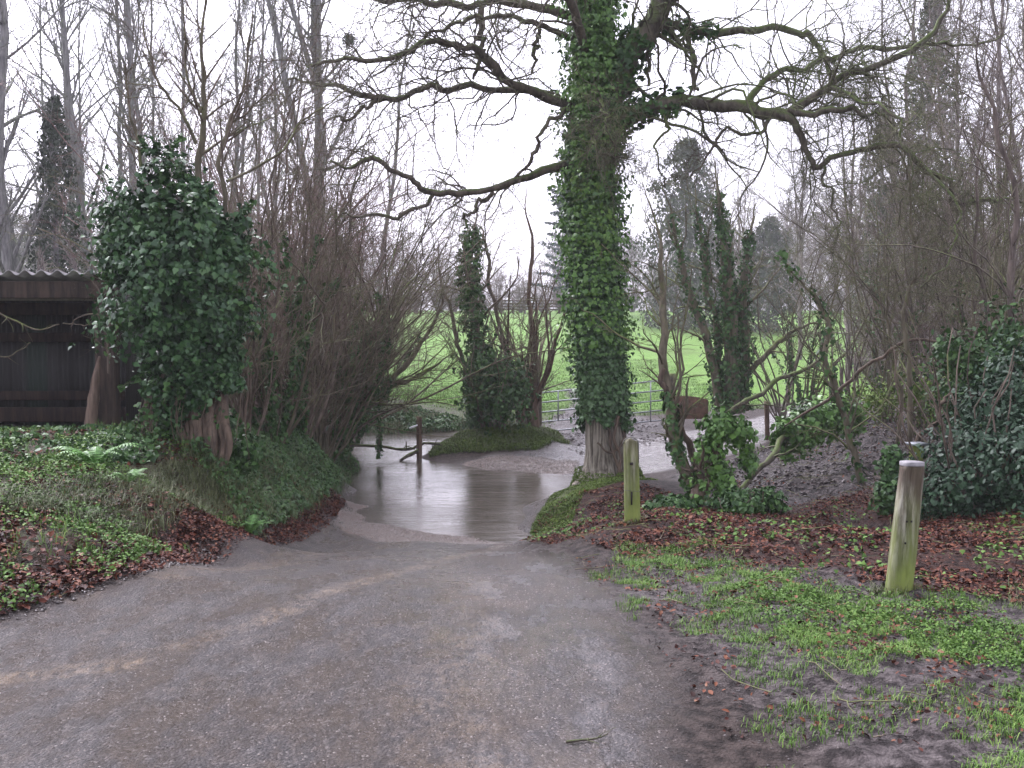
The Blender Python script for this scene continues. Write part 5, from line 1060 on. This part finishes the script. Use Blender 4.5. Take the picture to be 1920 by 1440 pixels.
# bollards
def bollard(label, px0, pyb, px1, pyt, Y, wb, wt, mat, seed, chamfer=0, wire=False, band=False, square=False, cut=False):
    rg = np.random.default_rng(seed); a = P(px0, pyb, Y); b = P(px1, pyt, Y); k = Y / FPX; g = Hs(a[0], Y)
    th = thing('bollard', label, 'bollard', (a[0], Y, g), 'old wooden bollards on the verge'); n = 40; S = 84
    f = np.linspace(-.08, 1, n); path = a + (b - a) * f[:, None]; w_ = (wb + (wt - wb) * f) / 2 * k
    an = np.arange(S) * 2 * pi / S; prof = 1 + .025 * np.cos(3 * an + 1) + .02 * np.cos(5 * an)
    V = []
    for i in range(n):
        r = w_[i] * prof * (1 + .03 * (vnoise(an * 2.5, f[i] * 6, 1, seed) - .5) * 2 + .03 * (vnoise(an * 9, f[i] * 2.5, 1, seed + 3) - .5))
        for j in range(S):
            x_, y_ = cos(an[j]) * r[j], sin(an[j]) * r[j]; z_ = 0
            if y_ < -.72 * w_[i]: y_ = -.72 * w_[i]                      # flattened front face
            if chamfer and i == n - 1: z_ = -chamfer * (x_ / w_[i]) ** 2
            for ca, c0, c1, cd in ((4.45, .25, 1.0, .10), (4.95, .0, .75, .07), (4.7, .45, .95, .06), (5.4, .1, .9, .06), (3.9, .2, .8, .06)):
                q_ = max(0, 1 - abs(an[j] - ca - .05 * sin(f[i] * 9 + seed)) / .05) * (c0 < f[i] < c1); y_ *= 1 - cd * q_ * 1.6; x_ *= 1 - cd * q_ * .4
            if i >= n - 2: z_ -= .010 * vnoise(np.array([an[j] * 2]), np.array([seed]), 1, 8)[0]
            V.append(path[i] + np.array([x_, y_, z_]))
    V.append(path[-1] + np.array([0, 0, .004])); F = []; T = []
    for i in range(n - 1):
        for j in range(S): F.append((i * S + j, i * S + (j + 1) % S, (i + 1) * S + (j + 1) % S, (i + 1) * S + j))
    for j in range(S): T.append(((n - 1) * S + j, (n - 1) * S + (j + 1) % S, n * S))
    mk('post', V, [np.array(F), np.array(T)], mat, th)
    return th, path, w_
bA, pA, wA = bollard('slim round-topped green bollard standing right of the oak', 1186, 988, 1182, 822, 9.05, 31, 27, M['post_a'], 1, chamfer=.045)
# wire staple over its top, thin wire band, rusty plate
c = pA[-1]; w_ = wA[-1]; t_ = np.linspace(0, pi, 14); loop = np.stack([c[0] + np.cos(t_) * w_ * 1.08, c[1] - .02 + 0 * t_, c[2] - .05 + np.sin(t_) * .062], 1)
loop = np.concatenate([[[c[0] + w_ * 1.12, c[1] - .02, c[2] - .22]], loop]); mb = MB(); add_tubes(mb, loop[None], np.full((1, 15), .0045), 6, True); mb.build('wire_loop', M['wire'], bA)
mc2 = pA[14]; t_ = np.linspace(0, 2 * pi, 30); ring = np.stack([mc2[0] + np.cos(t_) * wA[14] * 1.03, mc2[1] + np.maximum(np.sin(t_) * wA[14] * 1.03, -.74 * wA[14]), mc2[2] + .004 * np.sin(t_ * 2)], 1) + np.array([0, 0, .09]); mb = MB(); add_tubes(mb, ring[None], np.full((1, 30), .002), 5); mb.build('wire_band', M['wire'], bA)
mb = MB(); V, F = box_arrays((pA[29][0] - .002, 9.05 - .72 * wA[29] - .004, pA[29][2]), (.028, .012, .022)); mb.add(V, F); mb.build('slot', M['pit'], bA, smooth=False)
mb = MB(); V, F = box_arrays((pA[18][0] - .006, 9.05 - .72 * wA[18] - .003, pA[15][2]), (.014, .008, .12)); mb.add(V, F); mb.build('slot', M['pit'], bA, smooth=False)
bB, pB, wB = bollard('thick weathered bollard leaning right in the foreground leaves', 1684, 1112, 1710, 870, 6.2, 51, 43, M['post_b'], 2)
mb = MB(); V, F = box_arrays((pB[-1][0], 6.2, pB[-1][2] + .006), (.01, .01, .001))
t_ = np.arange(24) * 2 * pi / 24; ct = pB[-1]; wt_ = wB[-1] * 1.04; V = np.array([(ct[0] + cos(x) * wt_, ct[1] + max(sin(x), -.76) * wt_, ct[2] + dz) for dz in (-.008, .014) for x in t_] + [(ct[0], ct[1], ct[2] + .016)]); k_ = np.arange(24)
mk('cap', V, [np.stack([k_, (k_ + 1) % 24, 24 + (k_ + 1) % 24, 24 + k_], 1), np.stack([24 + k_, 24 + (k_ + 1) % 24, 0 * k_ + 48], 1)], M['capgrey'], bB)
for dx, fz in ((-.016, 23), (.012, 23), (-.012, 17)):
    mb = MB(); V, F = box_arrays((pB[fz][0] + dx, 6.2 - .72 * wB[fz] - .001, pB[fz][2] + .01), (.010, .006, .012)); mb.add(V, F); mb.build('nail_hole', M['pit'], bB, smooth=False)
bC, pC, wC = bollard('mossy bollard with a flat metal cap behind the leaning one', 1716, 968, 1718, 834, 10.5, 27, 25, M['post_c'], 3)
ct = pC[-1]; mb = MB(); V, F = box_arrays((ct[0], ct[1], ct[2] + .012), (.19, .17, .022), .2); mb.add(V, F); mb.build('cap', M['steel'], bC, smooth=False)
# stream post with white tip and driftwood
sp_ = wood_post('brown post standing in the stream with a white marker', 786, 862, 780, 21.3, 11, M['postwood'], 'stream_post')
a = P(783, 797, 21.2); b = P(768, 803, 21.15); o = MB(); add_tubes(o, np.array([[a, (a + b) / 2, b]]), np.array([[.014, .02, .022]]), 8, True); ob = o.build('marker', M['white'], sp_)
rng = np.random.default_rng(9)
p_, r_ = tr([(628, 832, 0, 6), (700, 838, 0, 6), (770, 840, 0, 6), (800, 832, 0, 5), (850, 834, 0, 5), (880, 830, 0, 3)], 20, 21.6, .02); mb = MB(); add_tubes(mb, p_[None], r_[None], 6, True); b1 = spawn(Br(p_[None], r_[None]), 14, rng, ang=(60, 20), lr=(.10, .05), rr=.5, Pn=6, wander=.3, grav=.12, rmin=.004); add_tubes(mb, b1.pts, b1.rad, 4)
tag(mb.build('branch', M['limb'], None, p_[0]), 'long dark bough hanging level across the stream', 'branch')
p_, r_ = tr([(750, 864, -.2, 5), (770, 852, 0, 8), (784, 843, .1, 8)], 8, 21.1, .01); mb = MB(); add_tubes(mb, p_[None], r_[None], 6, True); tag(mb.build('branch', M['limb'], None, p_[0]), 'short stick propped against the post in the stream', 'branch')
p_, r_ = tr([(706, 770, 0, 4), (712, 820, 0, 5), (708, 862, 0, 3)], 10, 20.5, .02); mb = MB(); add_tubes(mb, p_[None], r_[None], 5); th = thing('hanging_vine', 'ivy strand dangling straight down into the stream', 'vine', p_[-1]); mb.build('stem', M['hazel_g'], th); mb = MB(); ivy_on(mb, p_, r_, 260, .05, rng, .05); mb.build('ivy', M['ivy'], th)
# dead twig on the road
def twig_on_ground(label, px, py, L, az, seed, name='twig'):
    rg = np.random.default_rng(seed); g = G(px, py, 0.0); x, y = g[0], g[1]; n = 8; t = np.linspace(0, L, n); X = x + np.cos(az) * t + .02 * np.sin(t * 20); Y = y + np.sin(az) * t + .02 * np.cos(t * 17)
    Z = H(X, Y) + .010; pth = np.stack([X, Y, Z], 1); mb = MB(); add_tubes(mb, pth[None], np.linspace(.006, .002, n)[None], 5, True)
    b1 = spawn(Br(pth[None], np.linspace(.005, .002, n)[None]), 3, rg, ang=(40, 8), lr=(.4, .1), rr=.7, Pn=4, wander=.1, rmin=.002); b1.pts[:, :, 2] = np.maximum(H(b1.pts[:, :, 0], b1.pts[:, :, 1]) + .006, np.minimum(b1.pts[:, :, 2], Z.max() + .02)); add_tubes(mb, b1.pts, b1.rad, 4)
    return tag(mb.build(name, M['limb'], None, (x, y, Z[0])), label, 'twig')
twig_on_ground('forked dark twig lying on the road near the bottom', 1062, 1404, .22, .55, 1)
twig_on_ground('pale crooked root end sticking out of the hollow', 1465, 1010, .4, .9, 2, 'root_end')
twig_on_ground('thin dead stick on the leaf litter below the slim green bollard', 1320, 985, .5, 2.3, 3)

# ------------------------------------------------------------------ ground cover (uncountable)
def scatter(poly, n, rng, dens=None, ylim=None):
    pl = np.array(poly); x0, y0 = pl.min(0); x1, y1 = pl.max(0); x0 = max(x0, -9); x1 = min(x1, 9)
    if ylim: y0, y1 = max(y0, ylim[0]), min(y1, ylim[1])
    X = rng.uniform(x0, x1, n); Y = rng.uniform(y0, y1, n); k = inpoly(X, Y, poly) > 0
    k &= np.abs(X) < .56 * np.maximum(Y, 1) + 1.2
    X, Y = X[k], Y[k]
    if dens is not None: q = dens(X, Y) > rng.uniform(0, 1, len(X)); X, Y = X[q], Y[q]
    return X, Y
def up_n(n): return np.tile([[0, 0, 1.0]], (n, 1))
rng = np.random.default_rng(55)
def stuff(name, label, cat, mb, mat, ): o = mb.build(name, mat); tag(o, label, cat, kind='stuff'); return o
SH_ = [(-9, 8.2), (-6, 8.6), (-4.2, 9.4), (-3.6, 10.6), (-3.9, 12.8), (-5.2, 14), (-9, 15)]
LB = [(-2.55, 6.3), (-2.85, 5.4), (-4.2, 4.2), (-9, 3), (-9, 16), (-5, 20), (-3.3, 19.5), (-3.1, 16.3), (-2.85, 12.7), (-2.75, 10.3)]
mb = MB()
X, Y = scatter(LB, 170000, rng, lambda x, y: np.clip(sstep(10.5, 6.5, y) * 1.2 * sstep(.35, .62, fbm(x, y, .7, 41)) * (.3 + sstep(.4, .6, fbm(x, y, .13, 141))) + .25 * sstep(.5, .7, fbm(x, y, .5, 43)) + sstep(.35, 0, np.abs(x + 2.75)) * .6, 0, 1), (3, 14)); Z = H(X, Y)
leaves(mb, np.stack([X, Y, Z + rng.uniform(.005, .05, len(X))], 1), up_n(len(X)), np.clip(.034 * np.exp(rng.normal(0, .4, len(X))), .012, .075), rng, 'oak', 0, .4)
X, Y = scatter(LEAFR, 260000, rng, lambda x, y: np.clip(.12 + .9 * sstep(.38, .62, fbm(x, y, .8, 44)) * (.35 + .9 * sstep(.4, .6, fbm(x, y, .22, 144))), 0, 1) * (1 - .85 * sstep(-.1, .2, inpoly(x, y, HOLLOW))) * (1 - .7 * sstep(-.1, .3, inpoly(x, y, GRASSR))), (3, 14)); Z = H(X, Y)
leaves(mb, np.stack([X, Y, Z + rng.uniform(.003, .03, len(X))], 1), up_n(len(X)), np.clip(.028 * np.exp(rng.normal(0, .4, len(X))), .010, .06), rng, 'oak', 0, .4)
VG = [(.5, 8.2), (1.6, 7.2), (2.6, 6.2), (3.4, 5), (4.5, 3), (1.0, 2.8), (.8, 4), (.6, 6)]
X, Y = scatter(VG, 9000, rng, lambda x, y: .6 * sstep(.4, .65, fbm(x, y, .5, 48)), (2.8, 9)); Z = H(X, Y)
leaves(mb, np.stack([X, Y, Z + .01], 1), up_n(len(X)), rng.uniform(.016, .038, len(X)), rng, 'oak', 0, .35)
X, Y = scatter([(-2.9, 6.0), (-2.45, 6.5), (-2.35, 8), (-2.4, 10.3), (-2.45, 13), (-2.6, 15.5), (-2.85, 15.5), (-2.85, 12), (-2.85, 8)], 26000, rng, lambda x, y: np.clip(.15 + sstep(.35, .6, fbm(x, y, .4, 149)), 0, 1) * sstep(-2.36, -2.62, x)); Z = H(X, Y)
leaves(mb, np.stack([X, Y, Z + rng.uniform(.003, .03, len(X))], 1), up_n(len(X)), rng.uniform(.02, .045, len(X)), rng, 'oak', 0, .4)
X, Y = scatter(SH_, 30000, rng, lambda x, y: .7 * sstep(.4, .6, fbm(x, y, .5, 147))); Z = H(X, Y)
leaves(mb, np.stack([X, Y, Z + .02], 1), up_n(len(X)), np.clip(.035 * np.exp(rng.normal(0, .4, len(X))), .012, .07), rng, 'oak', 0, .4)
X, Y = scatter(MUDBANK, 9000, rng, lambda x, y: .8 * sstep(.45, .65, fbm(x, y, .8, 150))); Z = H(X, Y)
leaves(mb, np.stack([X, Y, Z + .02], 1), up_n(len(X)), rng.uniform(.03, .06, len(X)), rng, 'oak', 0, .4)
X, Y = scatter(GRASSR, 6000, rng, lambda x, y: sstep(.4, .65, fbm(x, y, .35, 148)), (2.8, 9)); Z = H(X, Y)
leaves(mb, np.stack([X, Y, Z + rng.uniform(.015, .045, len(X))], 1), up_n(len(X)), rng.uniform(.016, .04, len(X)), rng, 'oak', 0, .35)
stuff('leaf_litter', 'red-brown fallen leaves over the banks and around the bollards', 'fallen leaves', mb, M['litter'])
mb = MB()
for poly_, n_t in ((LEAFR, 1500), (LB, 500), (MUDBANK, 900), (VG, 160)):
    X, Y = scatter(poly_, n_t, rng, None, (2.8, 20)); az = rng.uniform(0, 6.28, len(X)); L_ = rng.uniform(.04, .28, len(X)); t_ = np.linspace(-.5, .5, 5)[None]
    PX = X[:, None] + np.cos(az)[:, None] * t_ * L_[:, None] + rng.normal(0, .006, (len(X), 5)); PY = Y[:, None] + np.sin(az)[:, None] * t_ * L_[:, None] + rng.normal(0, .006, (len(X), 5))
    add_tubes(mb, np.stack([PX, PY, H(PX, PY) + .012 + rng.uniform(0, .02, (len(X), 1))], -1), np.repeat(rng.uniform(.0012, .004, (len(X), 1)), 5, 1), 4)
stuff('fallen_twigs', 'thin fallen twigs lying among the dead leaves', 'twigs', mb, M['hazel'])
# herbs (small bright leaves)
mb = MB()
X, Y = scatter(LB, 220000, rng, lambda x, y: np.clip((.2 + sstep(.42, .58, fbm(x, y, .11, 151))) * sstep(.38, .56, fbm(x, y, .55, 51)) * sstep(11.5, 9.5, y + (x + 3) * .3) * .95, 0, 1), (3, 12)); Z = H(X, Y)
leaves(mb, np.stack([X, Y, Z + rng.uniform(.02, .10, len(X)) * (.4 + .9 * vnoise(X, Y, .4, 61))], 1), up_n(len(X)), rng.uniform(.014, .030, len(X)), rng, 'ivy', 0, .6)
GR2 = [(1.0, 7.4), (1.9, 6.9), (2.7, 6.0), (3.5, 5.2), (4.3, 4.0), (4.0, 2.8), (2.6, 3.4), (1.9, 4.4), (1.2, 5.2), (1.0, 6.0)]
X, Y = scatter(GR2, 170000, rng, lambda x, y: np.clip(sstep(.34, .56, fbm(x, y, .6, 52)) * sstep(.8, 2.4, x + (y - 4) * .3) * (.2 + sstep(.36, .56, fbm(x, y, .16, 152))) * sstep(-.1, .7, inpoly(x, y, GR2) + (fbm(x, y, .4, 153) - .5) * .8), 0, 1), (2.8, 8)); Z = H(X, Y)
leaves(mb, np.stack([X, Y, Z + rng.uniform(.01, .05, len(X))], 1), up_n(len(X)), rng.uniform(.008, .018, len(X)), rng, 'ivy', 0, .7)
X, Y = scatter(LEAFR, 50000, rng, lambda x, y: .8 * sstep(.52, .68, fbm(x, y, .5, 57)) * sstep(.4, .6, fbm(x, y, .15, 157)), (3, 14)); Z = H(X, Y)
leaves(mb, np.stack([X, Y, Z + rng.uniform(.01, .06, len(X))], 1), up_n(len(X)), rng.uniform(.02, .04, len(X)), rng, 'ivy', 0, .5)
stuff('ground_herbs', 'bright green low herbs spreading over the verges and bank', 'herbs', mb, M['clover'])
# creeping ivy by the shed and along the bank face
mb = MB()
SH = [(-9, 8.2), (-6, 8.6), (-4.2, 9.4), (-3.6, 10.6), (-3.9, 12.8), (-5.2, 14), (-9, 15)]
X, Y = scatter(SH, 80000, rng, lambda x, y: np.clip(.06 + sstep(.42, .58, fbm(x, y, .6, 53)) * (.15 + .7 * sstep(.45, .6, fbm(x, y, .2, 163))), 0, 1)); Z = H(X, Y)
leaves(mb, np.stack([X, Y, Z + rng.uniform(.01, .11, len(X)) * (.2 + vnoise(X, Y, .5, 62))], 1), up_n(len(X)) * .7 + np.array([[0, -.5, 0]]), np.clip(.042 * np.exp(rng.normal(0, .35, len(X))), .018, .08), rng, 'ivy', .3, .7)
FB = [(-2.66, 10.2), (-2.74, 12.7), (-2.82, 16.3), (-3.0, 19.5), (-4.4, 23), (-5.6, 23), (-4.4, 18), (-3.9, 14), (-3.6, 11)]
X, Y = scatter(FB, 120000, rng, lambda x, y: np.clip(.4 + sstep(.42, .6, fbm(x, y, .5, 54)), 0, 1)); Z = H(X, Y)
leaves(mb, np.stack([X, Y, Z + rng.uniform(.02, .18, len(X)) * (.3 + vnoise(X, Y, .4, 63))], 1), np.tile([[.6, -.3, .6]], (len(X), 1)), rng.uniform(.03, .06, len(X)), rng, 'ivy', .4, .5)
FB2 = [(-14, 27.6), (-6, 26.8), (-3.2, 26.4), (-1.4, 26.2), (-.6, 27.2), (-3, 28.8), (-7, 29.5), (-14, 30)]
X, Y = scatter(FB2, 30000, rng, lambda x, y: np.clip(.2 + sstep(.45, .6, fbm(x, y, .9, 58)), 0, 1)); Z = H(X, Y)
leaves(mb, np.stack([X, Y, np.maximum(Z, WATER) + rng.uniform(.02, .3, len(X)) * vnoise(X, Y, .6, 64)], 1), np.tile([[0, -.6, .6]], (len(X), 1)), rng.uniform(.04, .08, len(X)), rng, 'ivy', .4, .5)
stuff('creeping_ivy', 'dark creeping ivy over the bank and in front of the shed', 'ivy', mb, M['ivy'])
# grass
mb = MB()
def tuft(X, Y, n, h, w_, sp, mb, lean=.5):
    Xr = np.repeat(X, n) + rng.normal(0, sp, len(X) * n); Yr = np.repeat(Y, n) + rng.normal(0, sp, len(X) * n); Z = H(Xr, Yr)
    hh = np.repeat(rng.uniform(.6, 1.2, len(X)), n) * h * rng.uniform(.5, 1.2, len(Xr)); blades(mb, np.stack([Xr, Yr, Z - .005], 1), hh, w_, rng, lean)
X, Y = scatter(GRASSR, 19000, rng, lambda x, y: np.clip(sstep(.40, .60, fbm(x, y, .5, 55)) * sstep(.6, 2.6, x + (y - 4) * .25) * (.05 + sstep(.42, .58, fbm(x, y, .15, 155))), 0, 1), (2.8, 9)); tuft(X, Y, 14, .045, .002, .024, mb, .8)
X, Y = scatter([(2.0, 4.0), (2.6, 3.3), (2.2, 2.8), (1.4, 3.2)], 900, rng, lambda x, y: .7 + 0 * x, (2.6, 5)); tuft(X, Y, 14, .045, .002, .024, mb, .8)
X, Y = scatter([(.9, 8.4), (1.6, 7.9), (2.1, 7.3), (1.2, 7.0), (.8, 7.6)], 900, rng, lambda x, y: sstep(.45, .6, fbm(x, y, .3, 255))); tuft(X, Y, 12, .05, .0025, .03, mb, .8)
X, Y = scatter(VG, 11000, rng, lambda x, y: np.clip(sstep(.5, .62, fbm(x, y, .3, 59)) * sstep(8.5, 6, y), 0, 1), (2.8, 9)); tuft(X, Y, 9, .04, .002, .022, mb)
X, Y = scatter(LB, 3500, rng, lambda x, y: np.clip(.5 * sstep(.5, .64, fbm(x, y, .6, 56)), 0, 1), (4, 14)); tuft(X, Y, 12, .12, .003, .03, mb)
stuff('grass', 'short bright grass tufts on the muddy verge and left bank', 'grass', mb, M['grass'])
mb = MB()
X, Y = scatter(FB, 9000, rng, lambda x, y: .8 + 0 * x); tuft(X, Y, 9, .20, .003, .05, mb, .8)
X, Y = scatter([(-3.0, 7.5), (-2.75, 10.3), (-2.9, 12.7), (-3.6, 12.4), (-3.6, 9), (-4, 7)], 3500, rng, lambda x, y: .6 + 0 * x); tuft(X, Y, 9, .14, .0025, .04, mb, .8)
X, Y = scatter(ISLAND, 1800, rng, lambda x, y: .6 + 0 * x); tuft(X, Y, 9, .16, .004, .06, mb, .7)
X, Y = scatter(FB2, 3000, rng, lambda x, y: .7 + 0 * x); tuft(X, Y, 8, .24, .006, .08, mb, .7)
X, Y = scatter([(2.6, 5.6), (3.2, 5.0), (4.2, 4.2), (5.5, 5.5), (3.4, 6.4)], 700, rng, lambda x, y: .5 + 0 * x); tuft(X, Y, 8, .10, .002, .03, mb, .8)
for bx_c in ((2.44, 6.2), (1.1, 9.05), (4.25, 10.5)):
    an_ = rng.uniform(0, 6.28, 60); X = bx_c[0] - .02 + np.cos(an_) * rng.uniform(.07, .16, 60); Y = bx_c[1] + np.sin(an_) * rng.uniform(.06, .13, 60); tuft(X, Y, 5, .07, .002, .012, mb, .7)
stuff('rough_grass', 'long dull grass hanging over the stream banks', 'grass', mb, M['sedge'])
mb = MB()
X, Y = scatter([(-16, 31.5), (-6, 30), (-1, 29.5), (0.8, 27), (2.1, 31), (8, 32), (9, 36), (9, 60), (-16, 60)], 26000, rng, lambda x, y: np.clip(30 / y, 0, 1) * (inpoly(x, y, GATEMUD) < 0)); tuft(X, Y, 5, .09, .008, .12, mb, .6)
stuff('field_grass', 'bright green grass tufts over the near part of the field', 'grass', mb, M['grass'])
# moss
mb = MB()
X, Y = scatter(MOUND, 16000, rng, lambda x, y: np.clip(sstep(.3, .5, fbm(x, y, .4, 71)) * sstep(12.9, 13.8, y + np.maximum(0, 1.2 - x)), 0, 1)); tuft(X, Y, 5, .035, .005, .02, mb, .9)
X, Y = scatter(ISLAND, 16000, rng, lambda x, y: np.clip(sstep(.35, .5, fbm(x, y, .7, 72)), 0, 1)); tuft(X, Y, 5, .06, .009, .03, mb, .9)
X, Y = scatter(MOUND, 60000, rng, lambda x, y: np.clip(sstep(.3, .5, fbm(x, y, .4, 71)) * sstep(12.7, 13.6, y + np.maximum(0, 1.4 - x) * 1.2), 0, 1)); Z = H(X, Y); leaves(mb, np.stack([X, Y, Z + rng.uniform(.0, .035, len(X)) * (.3 + fbm(X, Y, .15, 171))], 1), up_n(len(X)), .028, rng, 'kite', 0, .6)
X, Y = scatter(ISLAND, 70000, rng, lambda x, y: np.clip(sstep(.36, .5, fbm(x, y, .8, 72)), 0, 1)); Z = H(X, Y); leaves(mb, np.stack([X, Y, Z + rng.uniform(.0, .10, len(X)) * (.2 + fbm(X, Y, .3, 172))], 1), up_n(len(X)), .04, rng, 'kite', 0, .6)
stuff('moss', 'yellow-green moss cushions round the oak foot and on the island', 'moss', mb, M['moss'])
# pebbles
mb = MB()
def pebbles(X, Y, s, zoff=0.0):
    n = len(X); Z = H(X, Y) + zoff; ico = nrm(np.array([(1, 0, 0), (-1, 0, 0), (0, 1, 0), (0, -1, 0), (0, 0, 1), (0, 0, -1), ], float)); F = np.array([(0, 2, 4), (2, 1, 4), (1, 3, 4), (3, 0, 4), (2, 0, 5), (1, 2, 5), (3, 1, 5), (0, 3, 5)])
    az = rng.uniform(0, 6.28, n); sc3 = s[:, None] * rng.uniform(.5, 1.0, (n, 3)) * np.array([[1, 1, .6]])
    v = ico[None] * sc3[:, None]; v = v + rng.normal(0, .12, v.shape) * s[:, None, None]; x = v[..., 0] * np.cos(az)[:, None] - v[..., 1] * np.sin(az)[:, None]; y = v[..., 0] * np.sin(az)[:, None] + v[..., 1] * np.cos(az)[:, None]
    V = np.stack([x + X[:, None], y + Y[:, None], v[..., 2] + Z[:, None]], -1).reshape(-1, 3); mb.add(V, ((np.arange(n) * 6)[:, None, None] + F).reshape(-1, 3))
X, Y = scatter(ROAD, 60000, rng, lambda x, y: np.clip(5 / np.maximum(y, 3), .1, 1) * (.2 + sstep(.4, .65, fbm(x, y, .9, 81))), (2.6, 13)); pebbles(X, Y, rng.uniform(.003, .009, len(X)))
GRV = [(-2.6, 15.8), (-2.45, 13.5), (-1.7, 12.3), (-.3, 12.2), (.1, 12.9), (-.5, 13.4), (-1.6, 13.9), (-2.1, 14.6), (-2.25, 15.8)]
X, Y = scatter(GRV, 16000, rng); pebbles(X, Y, rng.uniform(.008, .02, len(X)))
X, Y = scatter([(-.9, 19.3), (1.2, 18.9), (1.4, 20.1), (0, 20.8), (-.9, 20.4)], 6000, rng); pebbles(X, Y, rng.uniform(.012, .028, len(X)))
stuff('gravel', 'loose wet stones on the road and at the ford edge', 'gravel', mb, flat_mat('wet_stones', (.22, .19, .17), .4, 0, 60, .6))
# mud clods
mb = MB()
X, Y = scatter(MUDBANK, 26000, rng, lambda x, y: sstep(.3, .6, fbm(x, y, .5, 92))); pebbles(X, Y, rng.uniform(.015, .05, len(X)))
X, Y = scatter(GATEMUD, 9000, rng, lambda x, y: sstep(.4, .6, fbm(x, y, .7, 93))); pebbles(X, Y, rng.uniform(.02, .06, len(X)))
X, Y = scatter(VG, 9000, rng, lambda x, y: sstep(.4, .6, fbm(x, y, .4, 91)), (2.8, 8)); pebbles(X, Y, rng.uniform(.005, .014, len(X)))
X, Y = scatter([(-2.75, 5.4), (-2.45, 6.5), (-2.35, 8), (-2.45, 10.3), (-2.5, 14), (-2.85, 16), (-2.8, 12.7), (-2.75, 10.3), (-2.72, 8), (-2.75, 6.3), (-3.2, 5.3)], 9000, rng); pebbles(X, Y, rng.uniform(.008, .025, len(X)))
X, Y = scatter(HOLLOW, 2500, rng); pebbles(X, Y, rng.uniform(.012, .035, len(X)))
stuff('mud_clods', 'dark wet clods on the churned mud bank and road edges', 'mud', mb, flat_mat('wet_mud', (.048, .037, .033), .42, 0, 40, .6))

# ferns
def fern(label, px, py, Y, L, seed, n=9):
    rg = np.random.default_rng(seed); c = P(px, py, Y); c[2] = Hs(c[0], Y); th = thing('fern', label, 'fern', c, 'ferns on the left bank'); 
    for k in range(n):
        az = 2 * pi * k / n + rg.uniform(-.3, .3); m = 14; t = np.linspace(0, 1, m); l = L * rg.uniform(.7, 1.1)
        d = np.array([cos(az), sin(az), 0]); rach = c + d * (t * l * .8)[:, None] + np.array([0, 0, 1]) * (l * (1.25 * t - .8 * t ** 2))[:, None]
        mb = MB(); add_tubes(mb, rach[None], np.linspace(.004, .0015, m)[None], 4); s = np.array([-sin(az), cos(az), 0]); V = []; F = []
        for j in range(2, m):
            wl = l * .2 * sin(pi * min(1, (t[j] * .85 + .12))) ** .8
            for sg_ in (-1, 1):
                a0 = rach[j]; tipp = a0 + s * sg_ * wl + (rach[j] - rach[j - 1]) * .7 - np.array([0, 0, wl * .25]); e = (rach[j] - rach[j - 1]) * .42
                b_ = len(V); V += [a0 - e, a0 + e, tipp]; F.append((b_, b_ + 1, b_ + 2))
        mb.add(np.array(V), np.array(F)); mb.build('frond', M['fern'], th)
fern('bright fern with spread fronds left of the stump roots on the bank', 178, 862, 9.3, .46, 1, 11)
fern('small fern hanging near the road edge below the stump', 468, 1000, 10.2, .36, 2, 8)
fern('small fern on the bank crest right of the shed post', 240, 905, 8.9, .3, 3, 7)
hv = bpy.data.materials.new('haze_air'); hv.use_nodes = True; ht = hv.node_tree; ht.nodes.clear(); ho = ht.nodes.new('ShaderNodeOutputMaterial'); pv = ht.nodes.new('ShaderNodeVolumePrincipled')
pv.inputs['Color'].default_value = (.93, .93, .97, 1); pv.inputs['Density'].default_value = .0011; pv.inputs['Anisotropy'].default_value = .0; ht.links.new(pv.outputs[0], ho.inputs['Volume'])
V, F = box_arrays((0, 200, 13), (760, 460, 34)); hz = mk('haze', V, F, hv, smooth=False); hz['kind'] = 'stuff'; hz['label'] = 'thin pale winter mist in the air over the field and woods'; hz['category'] = 'haze'
for k_ in ('_org',):
    for o in bpy.data.objects:
        if k_ in o: del o[k_]
